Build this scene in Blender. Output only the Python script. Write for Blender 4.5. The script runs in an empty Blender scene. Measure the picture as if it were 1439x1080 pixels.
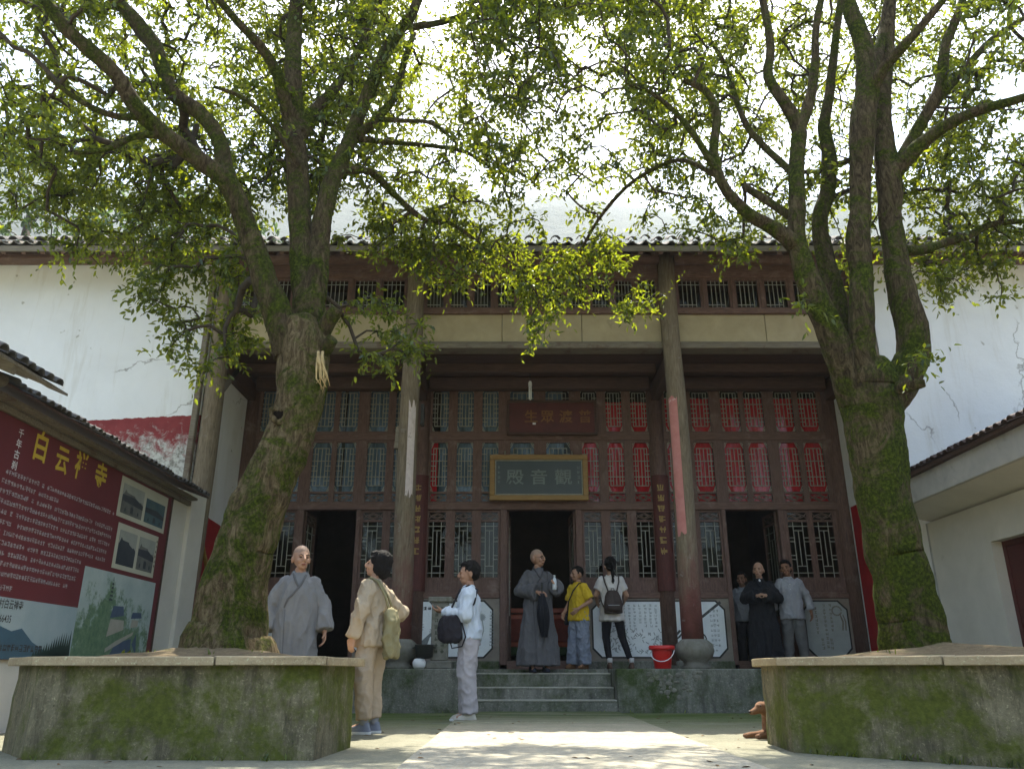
import bpy, bmesh, math, random
import numpy as np
from mathutils import Vector, Matrix
R = math.radians
random.seed(7)
rng = np.random.default_rng(11)
SC = bpy.context.scene
COL = SC.collection

# ------------------------------------------------------------------ camera, sky, sun, exposure
EYE = 0.505
FPX = 1120.0
PITCH = math.atan(403.0 / FPX)
cam = bpy.data.cameras.new('camera')
cam.sensor_width = 36.0
cam.lens = 36.0 * FPX / 1439.0
cam.clip_start = 0.05
cam.clip_end = 6000.0
cam_o = bpy.data.objects.new('camera', cam)
COL.objects.link(cam_o)
cam_o.location = (0, 0, EYE)
cam_o.rotation_euler = (R(90) + PITCH, 0, 0)
SC.camera = cam_o

SUN_EL, SUN_AZ = R(64), R(6)
world = bpy.data.worlds.new('World')
SC.world = world
world.use_nodes = True
wn = world.node_tree.nodes
sky = wn.new('ShaderNodeTexSky')
sky.sky_type = 'NISHITA'
sky.sun_disc = False
sky.sun_elevation = SUN_EL
sky.sun_rotation = SUN_AZ
sky.air_density = 1.3
sky.dust_density = 3.0
sky.ozone_density = 1.5
world.node_tree.links.new(sky.outputs[0], wn['Background'].inputs[0])
wn['Background'].inputs[1].default_value = 0.15
sun = bpy.data.lights.new('sun', 'SUN')
sun.energy = 4.2
sun.angle = R(0.6)
sun.color = (1.0, 0.93, 0.80)
sun_o = bpy.data.objects.new('sun', sun)
COL.objects.link(sun_o)
sun_o.rotation_euler = (-(R(90) - SUN_EL), 0, -SUN_AZ)
sun_o.location = (0, 10, 30)
vs = SC.view_settings
vs.view_transform = 'Standard'
vs.look = 'None'
vs.exposure = 2.02
vs.gamma = 1.0
vs.use_curve_mapping = False
SC.render.engine = 'CYCLES'
SC.cycles.use_denoising = True
SC.cycles.max_bounces = 7
SC.cycles.diffuse_bounces = 4
SC.cycles.glossy_bounces = 3
SC.cycles.transmission_bounces = 5
SC.cycles.transparent_max_bounces = 10
SC.cycles.caustics_reflective = False
SC.cycles.caustics_refractive = False
SC.cycles.sample_clamp_indirect = 6.0


# ------------------------------------------------------------------ small helpers
def at(u, v, d):
    """survey helper: a sighted direction (u, v) and a measured distance d give a point in metres"""
    y = 540.0 - v
    den = FPX * math.cos(PITCH) - y * math.sin(PITCH)
    return Vector((d * (u - 719.5) / den, d, EYE + d * (FPX * math.sin(PITCH) + y * math.cos(PITCH)) / den))


def tag(o, label=None, cat=None, group=None, kind=None):
    if label: o['label'] = label
    if cat: o['category'] = cat
    if group: o['group'] = group
    if kind: o['kind'] = kind
    return o


def empty(name, loc=(0, 0, 0), parent=None):
    o = bpy.data.objects.new(name, None)
    o.empty_display_size = 0.1
    COL.objects.link(o)
    if parent: o.parent = parent
    o.location = loc
    return o


class MB:
    """collects shapes, links them as one mesh object"""
    def __init__(s):
        s.v = []; s.f = []

    def add(s, vs_, fs):
        n = len(s.v)
        s.v.extend([tuple(p) for p in vs_])
        s.f.extend([tuple(i + n for i in f) for f in fs])
        return s

    def box(s, x0, x1, y0, y1, z0, z1):
        v = [(x0, y0, z0), (x1, y0, z0), (x1, y1, z0), (x0, y1, z0), (x0, y0, z1), (x1, y0, z1), (x1, y1, z1), (x0, y1, z1)]
        return s.add(v, [(0, 3, 2, 1), (4, 5, 6, 7), (0, 1, 5, 4), (1, 2, 6, 5), (2, 3, 7, 6), (3, 0, 4, 7)])

    def bar(s, a, b, w, t, up=(0, 0, 1)):
        """box from a to b, w wide sideways and t along up"""
        a = Vector(a); b = Vector(b); d = (b - a).normalized(); up = Vector(up)
        sd = d.cross(up)
        if sd.length < 1e-4: sd = d.cross(Vector((1, 0, 0)))
        sd.normalize(); u = sd.cross(d).normalized()
        v = []
        for p in (a, b):
            for i, j in ((-1, -1), (1, -1), (1, 1), (-1, 1)):
                v.append(p + sd * (w * .5 * i) + u * (t * .5 * j))
        return s.add(v, [(0, 1, 2, 3), (7, 6, 5, 4), (0, 4, 5, 1), (1, 5, 6, 2), (2, 6, 7, 3), (3, 7, 4, 0)])

    def tube(s, pts, rad, n=8, cap=True, jit=0.0):
        pts = [Vector(p) for p in pts]
        if not hasattr(rad, '__len__'): rad = [rad] * len(pts)
        vv = []; ff = []
        prev = None
        for i, p in enumerate(pts):
            d = (pts[min(i + 1, len(pts) - 1)] - pts[max(i - 1, 0)]).normalized()
            if prev is None:
                a = Vector((1, 0, 0)) if abs(d.x) < .9 else Vector((0, 1, 0))
                a = (a - d * a.dot(d)).normalized()
            else:
                a = (prev - d * prev.dot(d)).normalized()
            prev = a; b = d.cross(a)
            for k in range(n):
                t = 2 * math.pi * k / n
                r = rad[i] * (1 + (random.uniform(-jit, jit) if jit else 0))
                vv.append(p + (a * math.cos(t) + b * math.sin(t)) * r)
        for i in range(len(pts) - 1):
            for k in range(n):
                ff.append((i * n + k, i * n + (k + 1) % n, (i + 1) * n + (k + 1) % n, (i + 1) * n + k))
        if cap:
            ff.append(tuple(reversed(range(n)))); m = (len(pts) - 1) * n
            ff.append(tuple(range(m, m + n)))
        return s.add(vv, ff)

    def lathe(s, prof, n=20, c=(0, 0, 0), sx=1, sy=1):
        vv = []; ff = []
        for (r, z) in prof:
            for k in range(n):
                t = 2 * math.pi * k / n
                vv.append((c[0] + r * sx * math.cos(t), c[1] + r * sy * math.sin(t), c[2] + z))
        for i in range(len(prof) - 1):
            for k in range(n):
                ff.append((i * n + k, i * n + (k + 1) % n, (i + 1) * n + (k + 1) % n, (i + 1) * n + k))
        ff.append(tuple(reversed(range(n)))); m = (len(prof) - 1) * n
        ff.append(tuple(range(m, m + n)))
        return s.add(vv, ff)

    def prism(s, poly, z0, z1):
        n = len(poly)
        vv = [(x, y, z0) for x, y in poly] + [(x, y, z1) for x, y in poly]
        ff = [tuple(reversed(range(n))), tuple(range(n, 2 * n))]
        ff += [(i, (i + 1) % n, n + (i + 1) % n, n + i) for i in range(n)]
        return s.add(vv, ff)

    def prism_y(s, poly, y0, y1):
        """poly in x,z extruded along y (y0 is the front)"""
        n = len(poly)
        vv = [(x, y0, z) for x, z in poly] + [(x, y1, z) for x, z in poly]
        ff = [tuple(range(n)), tuple(reversed(range(n, 2 * n)))]
        ff += [(i, n + i, n + (i + 1) % n, (i + 1) % n) for i in range(n)]
        return s.add(vv, ff)

    def ball(s, c, r, n=10, m=7):
        if not hasattr(r, '__len__'): r = (r, r, r)
        vv = [(c[0], c[1], c[2] - r[2])]; ff = []
        for i in range(1, m):
            ph = math.pi * i / m
            for k in range(n):
                t = 2 * math.pi * k / n
                vv.append((c[0] + r[0] * math.sin(ph) * math.cos(t), c[1] + r[1] * math.sin(ph) * math.sin(t), c[2] - r[2] * math.cos(ph)))
        vv.append((c[0], c[1], c[2] + r[2])); last = len(vv) - 1
        for k in range(n):
            ff.append((0, 1 + (k + 1) % n, 1 + k))
            ff.append((last, last - n + k, last - n + (k + 1) % n))
        for i in range(m - 2):
            for k in range(n):
                a = 1 + i * n
                ff.append((a + k, a + (k + 1) % n, a + n + (k + 1) % n, a + n + k))
        return s.add(vv, ff)

    def mesh(s, name, mat=None, smooth=False):
        me = bpy.data.meshes.new(name)
        me.from_pydata(s.v, [], s.f)
        me.update()
        if mat: me.materials.append(mat)
        if smooth: me.polygons.foreach_set('use_smooth', [True] * len(me.polygons))
        return me

    def build(s, name, mat=None, parent=None, loc=(0, 0, 0), smooth=False, bevel=0.0, kind=None):
        me = s.mesh(name, mat, smooth)
        if bevel:
            b = bmesh.new(); b.from_mesh(me)
            bmesh.ops.bevel(b, geom=list(b.edges), offset=bevel, segments=1, affect='EDGES', clamp_overlap=True)
            b.to_mesh(me); b.free()
        o = link(name, me, parent, loc)
        if kind: o['kind'] = kind
        return o


def link(name, me, parent=None, loc=(0, 0, 0), rot=(0, 0, 0)):
    o = bpy.data.objects.new(name, me)
    COL.objects.link(o)
    if parent: o.parent = parent
    o.location = loc
    o.rotation_euler = rot
    return o


def fix_normals(me):
    b = bmesh.new(); b.from_mesh(me)
    bmesh.ops.recalc_face_normals(b, faces=b.faces)
    b.to_mesh(me); b.free()


# ------------------------------------------------------------------ procedural materials
def nodes_of(name):
    m = bpy.data.materials.new(name)
    m.use_nodes = True
    nt = m.node_tree
    return m, nt, nt.nodes, nt.links, nt.nodes['Principled BSDF']


def ramp(nt, fac, stops):
    r = nt.nodes.new('ShaderNodeValToRGB')
    el = r.color_ramp.elements
    while len(el) < len(stops): el.new(0.5)
    for e, (p, c) in zip(el, stops):
        e.position = p
        e.color = (c[0], c[1], c[2], 1) if hasattr(c, '__len__') else (c, c, c, 1)
    nt.links.new(fac, r.inputs[0])
    return r.outputs[0]


def noise(nt, vec, scale, detail=5, rough=.6, dist=0.0):
    n = nt.nodes.new('ShaderNodeTexNoise')
    n.inputs['Scale'].default_value = scale
    n.inputs['Detail'].default_value = detail
    n.inputs['Roughness'].default_value = rough
    n.inputs['Distortion'].default_value = dist
    if vec: nt.links.new(vec, n.inputs['Vector'])
    return n.outputs['Fac']


def mix(nt, fac, a, b, mode='MIX'):
    m = nt.nodes.new('ShaderNodeMix'); m.data_type = 'RGBA'; m.blend_type = mode
    for sock, val in ((m.inputs[0], fac), (m.inputs[6], a), (m.inputs[7], b)):
        if hasattr(val, 'is_output'): nt.links.new(val, sock)
        elif hasattr(val, '__len__'): sock.default_value = (val[0], val[1], val[2], 1)
        else: sock.default_value = val
    return m.outputs[2]


def mth(nt, op, a, b=0.0, clamp=False):
    m = nt.nodes.new('ShaderNodeMath'); m.operation = op; m.use_clamp = clamp
    for sock, val in ((m.inputs[0], a), (m.inputs[1], b)):
        if hasattr(val, 'is_output'): nt.links.new(val, sock)
        else: sock.default_value = val
    return m.outputs[0]


def coords(nt, scale=(1, 1, 1), rot=(0, 0, 0), world_space=False):
    if world_space:
        g = nt.nodes.new('ShaderNodeNewGeometry'); out = g.outputs['Position']
    else:
        g = nt.nodes.new('ShaderNodeTexCoord'); out = g.outputs['Object']
    mp = nt.nodes.new('ShaderNodeMapping')
    mp.inputs['Scale'].default_value = scale
    mp.inputs['Rotation'].default_value = rot
    nt.links.new(out, mp.inputs[0])
    return mp.outputs[0]


def bump(nt, bs, height, strength=.3, dist=.02):
    b = nt.nodes.new('ShaderNodeBump')
    b.inputs['Strength'].default_value = strength
    b.inputs['Distance'].default_value = dist
    nt.links.new(height, b.inputs['Height'])
    nt.links.new(b.outputs[0], bs.inputs['Normal'])


def sepz(nt, vec):
    s = nt.nodes.new('ShaderNodeSeparateXYZ'); nt.links.new(vec, s.inputs[0])
    return s.outputs


def M(name, c1, c2=None, scale=6, rough=.75, bmp=.25, bscale=60, stretch=(1, 1, 1), spec=.3, c3=None, s3=2.5, lo3=.55, hi3=.68, world_space=True, metallic=0, bdist=.01):
    """two-tone noise colour, optional third patch colour (wear, moss, dirt), fine relief"""
    m, nt, ns, lk, bs = nodes_of(name)
    vec = coords(nt, stretch, world_space=world_space)
    c2 = c2 or tuple(x * .7 for x in c1)
    n1 = noise(nt, vec, scale, 6, .65, .3)
    col = ramp(nt, n1, [(.3, c2), (.7, c1)])
    if c3:
        v2 = coords(nt, (1, 1, 1), world_space=world_space)
        n3 = noise(nt, v2, s3, 8, .7, .5)
        col = mix(nt, ramp(nt, n3, [(lo3, 0), (hi3, 1)]), col, c3)
    lk.new(col, bs.inputs['Base Color'])
    bs.inputs['Roughness'].default_value = rough
    bs.inputs['Specular IOR Level'].default_value = spec
    bs.inputs['Metallic'].default_value = metallic
    if bmp:
        bump(nt, bs, noise(nt, vec, bscale, 5, .7), bmp, bdist)
    return m


mt = {}
mt['wood'] = M('old_brown_wood', (.185, .112, .090), (.098, .058, .047), 9, .7, .35, 40, (6, 6, .8), c3=(.23, .165, .14), s3=3, lo3=.56, hi3=.72)
mt['wood_h'] = M('old_brown_beam_wood', (.195, .115, .090), (.10, .060, .047), 9, .7, .35, 40, (.8, 6, 6), c3=(.24, .17, .14), s3=3, lo3=.55, hi3=.72)
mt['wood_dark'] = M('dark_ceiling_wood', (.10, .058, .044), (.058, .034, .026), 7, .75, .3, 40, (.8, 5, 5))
mt['wood_grey'] = M('weathered_grey_wood', (.24, .21, .16), (.13, .11, .085), 8, .85, .4, 50, (.6, 6, 6), c3=(.10, .055, .04), s3=2, lo3=.55, hi3=.7)
mt['lattice'] = M('pale_lattice_wood', (.38, .37, .31), (.24, .235, .195), 14, .7, .15, 60)
mt['carving'] = M('carved_brown_wood', (.22, .16, .13), (.12, .08, .065), 14, .7, .2, 60)
mt['cream'] = M('yellowed_plaster', (.46, .39, .25), (.36, .30, .185), 3, .9, .15, 90, c3=(.20, .17, .10), s3=1.6, lo3=.62, hi3=.75)
mt['dado'] = M('grey_lime_render', (.27, .24, .20), (.19, .16, .135), 4, .9, .25, 70, c3=(.16, .10, .085), s3=2.2, lo3=.56, hi3=.72)
mt['panel'] = M('white_painted_panel', (.80, .83, .84), (.66, .70, .72), 5, .8, .15, 70, c3=(.44, .48, .49), s3=5, lo3=.60, hi3=.74)
mt['ink'] = M('black_ink', (.045, .045, .045), (.09, .09, .09), 20, .8, 0)
mt['ink_pale'] = M('faded_grey_ink', (.26, .29, .29), (.40, .43, .43), 12, .8, 0)
mt['tile'] = M('grey_clay_tile', (.11, .105, .10), (.05, .048, .046), 9, .85, .35, 60, c3=(.20, .19, .17), s3=5, lo3=.58, hi3=.7)
mt['tile_pale'] = M('pale_clay_tile', (.27, .255, .22), (.13, .125, .11), 9, .9, .3, 60)
mt['limewash'] = M('limewash_white', (.62, .60, .55), (.45, .43, .39), 4, .9, .2, 80)
mt['stone'] = M('grey_stone', (.235, .225, .19), (.13, .125, .10), 8, .9, .5, 45, c3=(.10, .11, .06), s3=4, lo3=.55, hi3=.7)
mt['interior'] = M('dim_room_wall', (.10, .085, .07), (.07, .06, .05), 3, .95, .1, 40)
mt['gold'] = M('gold_leaf_paint', (.34, .22, .05), (.20, .12, .03), 20, .5, .1, 60, spec=.5)
mt['gold_bright'] = M('bright_gold_paint', (.62, .46, .06), (.50, .36, .04), 20, .5, 0, spec=.4)
mt['maroon'] = M('faded_maroon_board', (.115, .032, .026), (.07, .022, .018), 6, .6, .15, 50, (6, 6, 1))
mt['plaque_red'] = M('old_red_plaque', (.11, .030, .022), (.07, .020, .016), 4, .55, .15, 50)
mt['plaque_green'] = M('dark_green_lacquer', (.030, .042, .038), (.020, .030, .027), 4, .35, .1, 50, spec=.5)
mt['plaque_letter'] = M('dull_silver_letter', (.20, .23, .21), (.13, .155, .14), 18, .6, 0)
mt['frame_gold'] = M('ochre_gold_frame', (.31, .185, .05), (.20, .11, .028), 8, .5, .2, 60, (1, 6, 6), spec=.4)
mt['red_cloth'] = M('red_cloth', (.36, .014, .018), (.26, .010, .013), 5, .8, .15, 120)
mt['curtain_red'] = M('red_curtain', (.80, .035, .055), (.60, .025, .04), 2, .85, .1, 90, (9, 9, .3))
mt['curtain_grey'] = M('blue_grey_curtain', (.20, .27, .36), (.10, .145, .20), 2, .85, .1, 90, (9, 9, .3))
mt['black_paint'] = M('black_paint', (.025, .025, .024), (.035, .034, .03), 10, .6, .1, 50)
mt['white_paint'] = M('white_paint', (.75, .76, .76), (.66, .67, .67), 6, .7, .1, 60)
mt['wing_wall'] = M('white_wing_render', (.68, .65, .58), (.59, .565, .50), 2.2, .9, .12, 60, c3=(.42, .39, .33), s3=1.1, lo3=.66, hi3=.8)
mt['fascia'] = M('grey_render_fascia', (.50, .49, .46), (.38, .375, .36), 3, .9, .2, 60, c3=(.26, .255, .24), s3=2.5, lo3=.55, hi3=.75)


def glass_material():
    m, nt, ns, lk, bs = nodes_of('window_glass')
    ns.remove(bs)
    tr = ns.new('ShaderNodeBsdfTransparent'); tr.inputs[0].default_value = (.90, .92, .91, 1)
    gl = ns.new('ShaderNodeBsdfGlossy'); gl.inputs['Roughness'].default_value = .015; gl.inputs[0].default_value = (.9, .95, .95, 1)
    vec = coords(nt, (1, 1, 1), world_space=True)
    b = ns.new('ShaderNodeBump'); b.inputs['Strength'].default_value = .12; b.inputs['Distance'].default_value = .02
    lk.new(noise(nt, vec, 3.5, 2, .5), b.inputs['Height'])
    lk.new(b.outputs[0], gl.inputs['Normal'])
    fr = ns.new('ShaderNodeFresnel'); fr.inputs[0].default_value = 1.5
    k = mth(nt, 'MULTIPLY_ADD', fr.outputs[0], .30); k.node.inputs[2].default_value = .0
    mx = ns.new('ShaderNodeMixShader')
    lk.new(k, mx.inputs[0]); lk.new(tr.outputs[0], mx.inputs[1]); lk.new(gl.outputs[0], mx.inputs[2])
    lk.new(mx.outputs[0], ns['Material Output'].inputs[0])
    return m


mt['glass'] = glass_material()


def plaster_material():
    """old white lime wall: stains, hairline cracks, a worn red painted band low on the left"""
    m, nt, ns, lk, bs = nodes_of('white_lime_wall')
    vec = coords(nt, (1, 1, 1), world_space=True)
    base = ramp(nt, noise(nt, vec, .9, 6, .6, .4), [(.3, (.70, .71, .72)), (.7, (.80, .815, .83))])
    streak = noise(nt, coords(nt, (3.2, 1, .35), world_space=True), 1.6, 7, .7, .3)
    base = mix(nt, ramp(nt, streak, [(.54, 0), (.80, .6)]), base, (.50, .47, .40))
    spots = noise(nt, vec, 7.0, 2, .4)
    base = mix(nt, ramp(nt, spots, [(.74, 0), (.78, .7)]), base, (.34, .33, .28))
    # cracks
    vo = ns.new('ShaderNodeTexVoronoi'); vo.feature = 'DISTANCE_TO_EDGE'; vo.inputs['Scale'].default_value = .42
    warp = ns.new('ShaderNodeVectorMath'); warp.operation = 'ADD'
    nn = ns.new('ShaderNodeTexNoise'); nn.inputs['Scale'].default_value = 3.0; nn.inputs['Detail'].default_value = 6
    lk.new(vec, nn.inputs['Vector']); lk.new(vec, warp.inputs[0])
    sc_ = ns.new('ShaderNodeVectorMath'); sc_.operation = 'SCALE'; sc_.inputs['Scale'].default_value = .55
    lk.new(nn.outputs['Color'], sc_.inputs[0]); lk.new(sc_.outputs[0], warp.inputs[1]); lk.new(warp.outputs[0], vo.inputs['Vector'])
    crack = ramp(nt, vo.outputs['Distance'], [(.0, 1), (.006, 0)])
    crack = mth(nt, 'MULTIPLY', crack, ramp(nt, noise(nt, vec, .8, 2, .5), [(.52, 0), (.6, .8)]))
    base = mix(nt, crack, base, (.22, .21, .19))
    # red band painted on the lower left part
    x, y, z = sepz(nt, vec)[:3]
    edge = mth(nt, 'ADD', z, mth(nt, 'MULTIPLY', x, -.055))
    edge = mth(nt, 'ADD', edge, mth(nt, 'MULTIPLY', noise(nt, vec, 9, 4, .6), .06))
    band = mth(nt, 'LESS_THAN', edge, 4.44)
    band = mth(nt, 'MULTIPLY', band, mth(nt, 'LESS_THAN', x, -4.703))
    worn = mth(nt, 'ADD', mth(nt, 'MULTIPLY', noise(nt, vec, 6, 8, .75, .6), .75), mth(nt, 'MULTIPLY', mth(nt, 'SUBTRACT', 4.15, z), .42))
    keep = mth(nt, 'MULTIPLY', band, ramp(nt, worn, [(.50, 1), (.64, 0)]))
    peeled = ramp(nt, noise(nt, vec, 16, 6, .75), [(.35, (.16, .15, .13)), (.55, (.55, .55, .52))])
    base = mix(nt, band, base, peeled)
    redc = ramp(nt, noise(nt, vec, 4, 6, .7), [(.3, (.27, .055, .058)), (.75, (.19, .036, .04))])
    base = mix(nt, keep, base, redc)
    lk.new(base, bs.inputs['Base Color'])
    bs.inputs['Roughness'].default_value = .9
    bs.inputs['Specular IOR Level'].default_value = .2
    bump(nt, bs, noise(nt, vec, 14, 7, .7), .25, .02)
    return m


mt['plaster'] = plaster_material()


def concrete_material(name, dry, wet, moss, moss_lo, moss_hi, ground=False, scale=2.0, streaks=0.0):
    m, nt, ns, lk, bs = nodes_of(name)
    vec = coords(nt, (1, 1, 1), world_space=True)
    col = ramp(nt, noise(nt, vec, scale, 8, .72, .15), [(.28, wet), (.72, dry)])
    col = mix(nt, ramp(nt, noise(nt, vec, 17, 6, .75), [(.55, 0), (.8, .6)]), col, tuple(c * 1.6 for c in dry))
    col = mix(nt, ramp(nt, noise(nt, vec, 5.5, 8, .8, .15), [(.56, 0), (.70, .75)]), col, tuple(c * .38 for c in wet))
    col = mix(nt, ramp(nt, noise(nt, vec, 48, 5, .75), [(.56, 0), (.68, .7)]), col, tuple(min(.6, c * 1.9) for c in dry))
    col = mix(nt, ramp(nt, noise(nt, vec, 34, 6, .8), [(.30, .8), (.42, 0)]), col, tuple(c * .28 for c in wet))
    if streaks:
        sv = coords(nt, (2.6, 2.6, .5), world_space=True)
        col = mix(nt, ramp(nt, noise(nt, sv, 3.2, 8, .75, .2), [(.46, 0), (.62, streaks)]), col, tuple(c * .30 for c in wet))
        col = mix(nt, ramp(nt, noise(nt, sv, 5.5, 6, .7, .2), [(.60, 0), (.72, streaks * .8)]), col, tuple(c * 1.5 for c in dry))
    ms = noise(nt, vec, 1.3 if not ground else .8, 9, .76, .2)
    fac = ramp(nt, ms, [(moss_lo, 0), (moss_hi, 1)])
    mcol = ramp(nt, noise(nt, vec, 30, 4, .6), [(.3, tuple(c * .55 for c in moss)), (.7, moss)])
    if ground:
        # moss creeps along the damp strip under the terrace wall
        y = sepz(nt, vec)[1]
        k = mth(nt, 'MULTIPLY', mth(nt, 'SUBTRACT', y, 7.4), .36, True)
        fac = mth(nt, 'MULTIPLY', ramp(nt, noise(nt, coords(nt, (.5, 3.2, 1), world_space=True), 1.5, 7, .7, .4), [(.28, 0), (.52, 1)]), k, True)
    col = mix(nt, fac, col, mcol)
    lk.new(col, bs.inputs['Base Color'])
    bs.inputs['Roughness'].default_value = .92
    bs.inputs['Specular IOR Level'].default_value = .2
    hb = mth(nt, 'ADD', noise(nt, vec, 22, 8, .75), mth(nt, 'MULTIPLY', noise(nt, vec, 4, 5, .6), 1.2))
    bump(nt, bs, hb, .45, .025)
    return m


mt['ground'] = concrete_material('courtyard_cement', (.25, .24, .175), (.15, .15, .105), (.10, .145, .03), .5, .7, True)
mt['path'] = concrete_material('path_cement', (.38, .345, .26), (.27, .25, .19), (.11, .14, .05), .58, .75, True, 3.0)
mt['terrace'] = concrete_material('terrace_cement', (.23, .225, .19), (.12, .125, .105), (.065, .09, .03), .45, .62, streaks=.5)
mt['tread'] = concrete_material('worn_tread_cement', (.40, .385, .32), (.28, .27, .22), (.11, .13, .05), .56, .72)
mt['planter'] = concrete_material('mossy_planter_cement', (.235, .205, .125), (.09, .081, .05), (.10, .115, .02), .45, .56, streaks=.7)
mt['cap'] = concrete_material('planter_coping', (.42, .335, .205), (.27, .21, .125), (.10, .11, .035), .60, .8)
mt['soil'] = M('leaf_litter_soil', (.24, .18, .10), (.10, .075, .04), 18, .95, .8, 40, bdist=.04, c3=(.09, .11, .03), s3=3)


def bark_material(name, moss_amt, dark=1.0):
    m, nt, ns, lk, bs = nodes_of(name)
    vec = coords(nt, (1, 1, .28), world_space=True)
    v1 = coords(nt, (1, 1, 1), world_space=True)
    n1 = noise(nt, vec, 19, 9, .78, 1.2)
    k = dark
    col = ramp(nt, n1, [(.30, (.018 * k, .013 * k, .007 * k)), (.45, (.15 * k, .105 * k, .052 * k)), (.64, (.43 * k, .335 * k, .18 * k))])
    lich = ramp(nt, noise(nt, v1, 5.2, 7, .75, .5), [(.58, 0), (.66, .8)])
    col = mix(nt, lich, col, (.27 * k, .20 * k, .13 * k))
    moss = ramp(nt, noise(nt, v1, 2.6, 10, .78, .9), [(moss_amt - .05, 0), (moss_amt + .06, 1)])
    mc = ramp(nt, noise(nt, v1, 34, 7, .75), [(.3, (.010, .013, .002)), (.5, (.062, .084, .006)), (.7, (.19, .235, .018))])
    col = mix(nt, moss, col, mc)
    lk.new(col, bs.inputs['Base Color'])
    bs.inputs['Roughness'].default_value = .95
    bs.inputs['Specular IOR Level'].default_value = .15
    hb = mth(nt, 'ADD', n1, mth(nt, 'MULTIPLY', noise(nt, v1, 45, 6, .8), .7))
    bump(nt, bs, hb, 1.0, .09)
    return m


mt['bark_l'] = bark_material('mossy_bark', .505, .85)
mt['bark_r'] = bark_material('dark_mossy_bark', .465, .62)
mt['bark_limb_backlit'] = bark_material('backlit_mossy_limb_bark', .50, .5)  # moss is real; the extra dark tone puts backlight into the bark colour
mt['twig'] = M('twig_bark', (.075, .058, .040), (.030, .024, .017), 20, .9, .3, 60)


def leaf_material(name, dark, light, trans, tw=.5):
    m, nt, ns, lk, bs = nodes_of(name)
    ns.remove(bs)
    g = ns.new('ShaderNodeNewGeometry')
    c = ramp(nt, g.outputs['Random Per Island'], [(0, dark), (.75, light), (1, tuple(x * 1.25 for x in light))])
    t = ramp(nt, g.outputs['Random Per Island'], [(0, tuple(x * .35 for x in trans)), (.8, trans), (1, (trans[0] * 1.35, trans[1] * 1.15, trans[2]))])
    d = ns.new('ShaderNodeBsdfDiffuse'); lk.new(c, d.inputs[0])
    tl = ns.new('ShaderNodeBsdfTranslucent'); lk.new(t, tl.inputs[0])
    gl = ns.new('ShaderNodeBsdfGlossy'); gl.inputs['Roughness'].default_value = .42; gl.inputs[0].default_value = (.7, .75, .7, 1)
    m1 = ns.new('ShaderNodeMixShader'); m1.inputs[0].default_value = tw
    lk.new(d.outputs[0], m1.inputs[1]); lk.new(tl.outputs[0], m1.inputs[2])
    m2 = ns.new('ShaderNodeMixShader'); m2.inputs[0].default_value = .05
    lk.new(m1.outputs[0], m2.inputs[1]); lk.new(gl.outputs[0], m2.inputs[2])
    lk.new(m2.outputs[0], ns['Material Output'].inputs[0])
    return m


mt['leaf'] = leaf_material('glossy_tree_leaf', (.016, .030, .008), (.046, .074, .014), (.39, .47, .018), .47)
mt['leaf_far'] = leaf_material('far_tree_leaf', (.04, .07, .03), (.08, .12, .05), (.12, .20, .05), .4)


# ------------------------------------------------------------------ text as flat letters
_tc = {}
def text_mesh(body, mat, bold=0.0, extrude=0.0):
    """letters as a mesh in x,y; 1 unit em, origin at the centre of the block"""
    key = (body, mat.name, bold, extrude)
    if key in _tc: return _tc[key]
    cu = bpy.data.curves.new('letters', 'FONT')
    cu.body = body; cu.size = 1.0; cu.align_x = 'CENTER'; cu.align_y = 'CENTER'
    cu.resolution_u = 2; cu.offset = bold; cu.extrude = extrude
    o = bpy.data.objects.new('letters', cu); COL.objects.link(o)
    dg = bpy.context.evaluated_depsgraph_get()
    me = bpy.data.meshes.new_from_object(o.evaluated_get(dg))
    me.name = 'letters'
    bpy.data.objects.remove(o); bpy.data.curves.remove(cu)
    me.materials.clear(); me.materials.append(mat)
    _tc[key] = me
    return me


def letters(name, body, mat, parent, loc, size, rot=(R(90), 0, 0), bold=0.0, wide=1.0):
    o = link(name, text_mesh(body, mat, bold), parent, loc, rot)
    o.scale = (size * wide, size, size)
    return o


def anchor(o, loc):
    """put an Empty at the thing's base while its parts stay where they are"""
    o.location = loc
    for c in o.children:
        c.matrix_parent_inverse = Matrix.Translation(-Vector(loc))


# ================================================================== the setting
g = MB(); g.add([(-1100, -1100, 0), (1100, -1100, 0), (1100, 1100, 0), (-1100, 1100, 0)], [(0, 1, 2, 3)])
tag(g.build('ground', mt['ground']), kind='structure')
# path of cement strips leading to the steps
ph = empty('path'); tag(ph, kind='structure')
ys = [-2.0, 1.2, 3.9, 6.3, 8.75, 11.09]
for a, b in zip(ys[:-1], ys[1:]):
    MB().box(-.62, 1.37, a + .006, b - .006, -.06, .022 + random.uniform(-.003, .003)).build('slab', mt['path'], ph, bevel=.006)

FLOOR = .54
tr_ = empty('terrace'); tag(tr_, kind='structure')
MB().box(-4.62, -.62, 11.1, 13.2, -.05, FLOOR).build('platform', mt['terrace'], tr_, bevel=.012)
MB().box(1.37, 5.72, 11.1, 13.2, -.05, FLOOR).build('platform', mt['terrace'], tr_, bevel=.012)
MB().box(-.615, 1.365, 11.98, 13.2, -.05, FLOOR - .004).build('platform', mt['terrace'], tr_, bevel=.012)
for y0, y1, z in ((11.09, 11.995, .160), (11.39, 11.99, .312), (11.69, 11.985, .488)):
    MB().box(-.614, 1.364, y0, y1, -.04, z - .018).build('step', mt['terrace'], tr_, bevel=.008)
    MB().box(-.610, 1.360, y0 - .006, y1, z - .019, z + random.uniform(-.002, .002)).build('tread', mt['tread'], tr_, bevel=.005)
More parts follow.
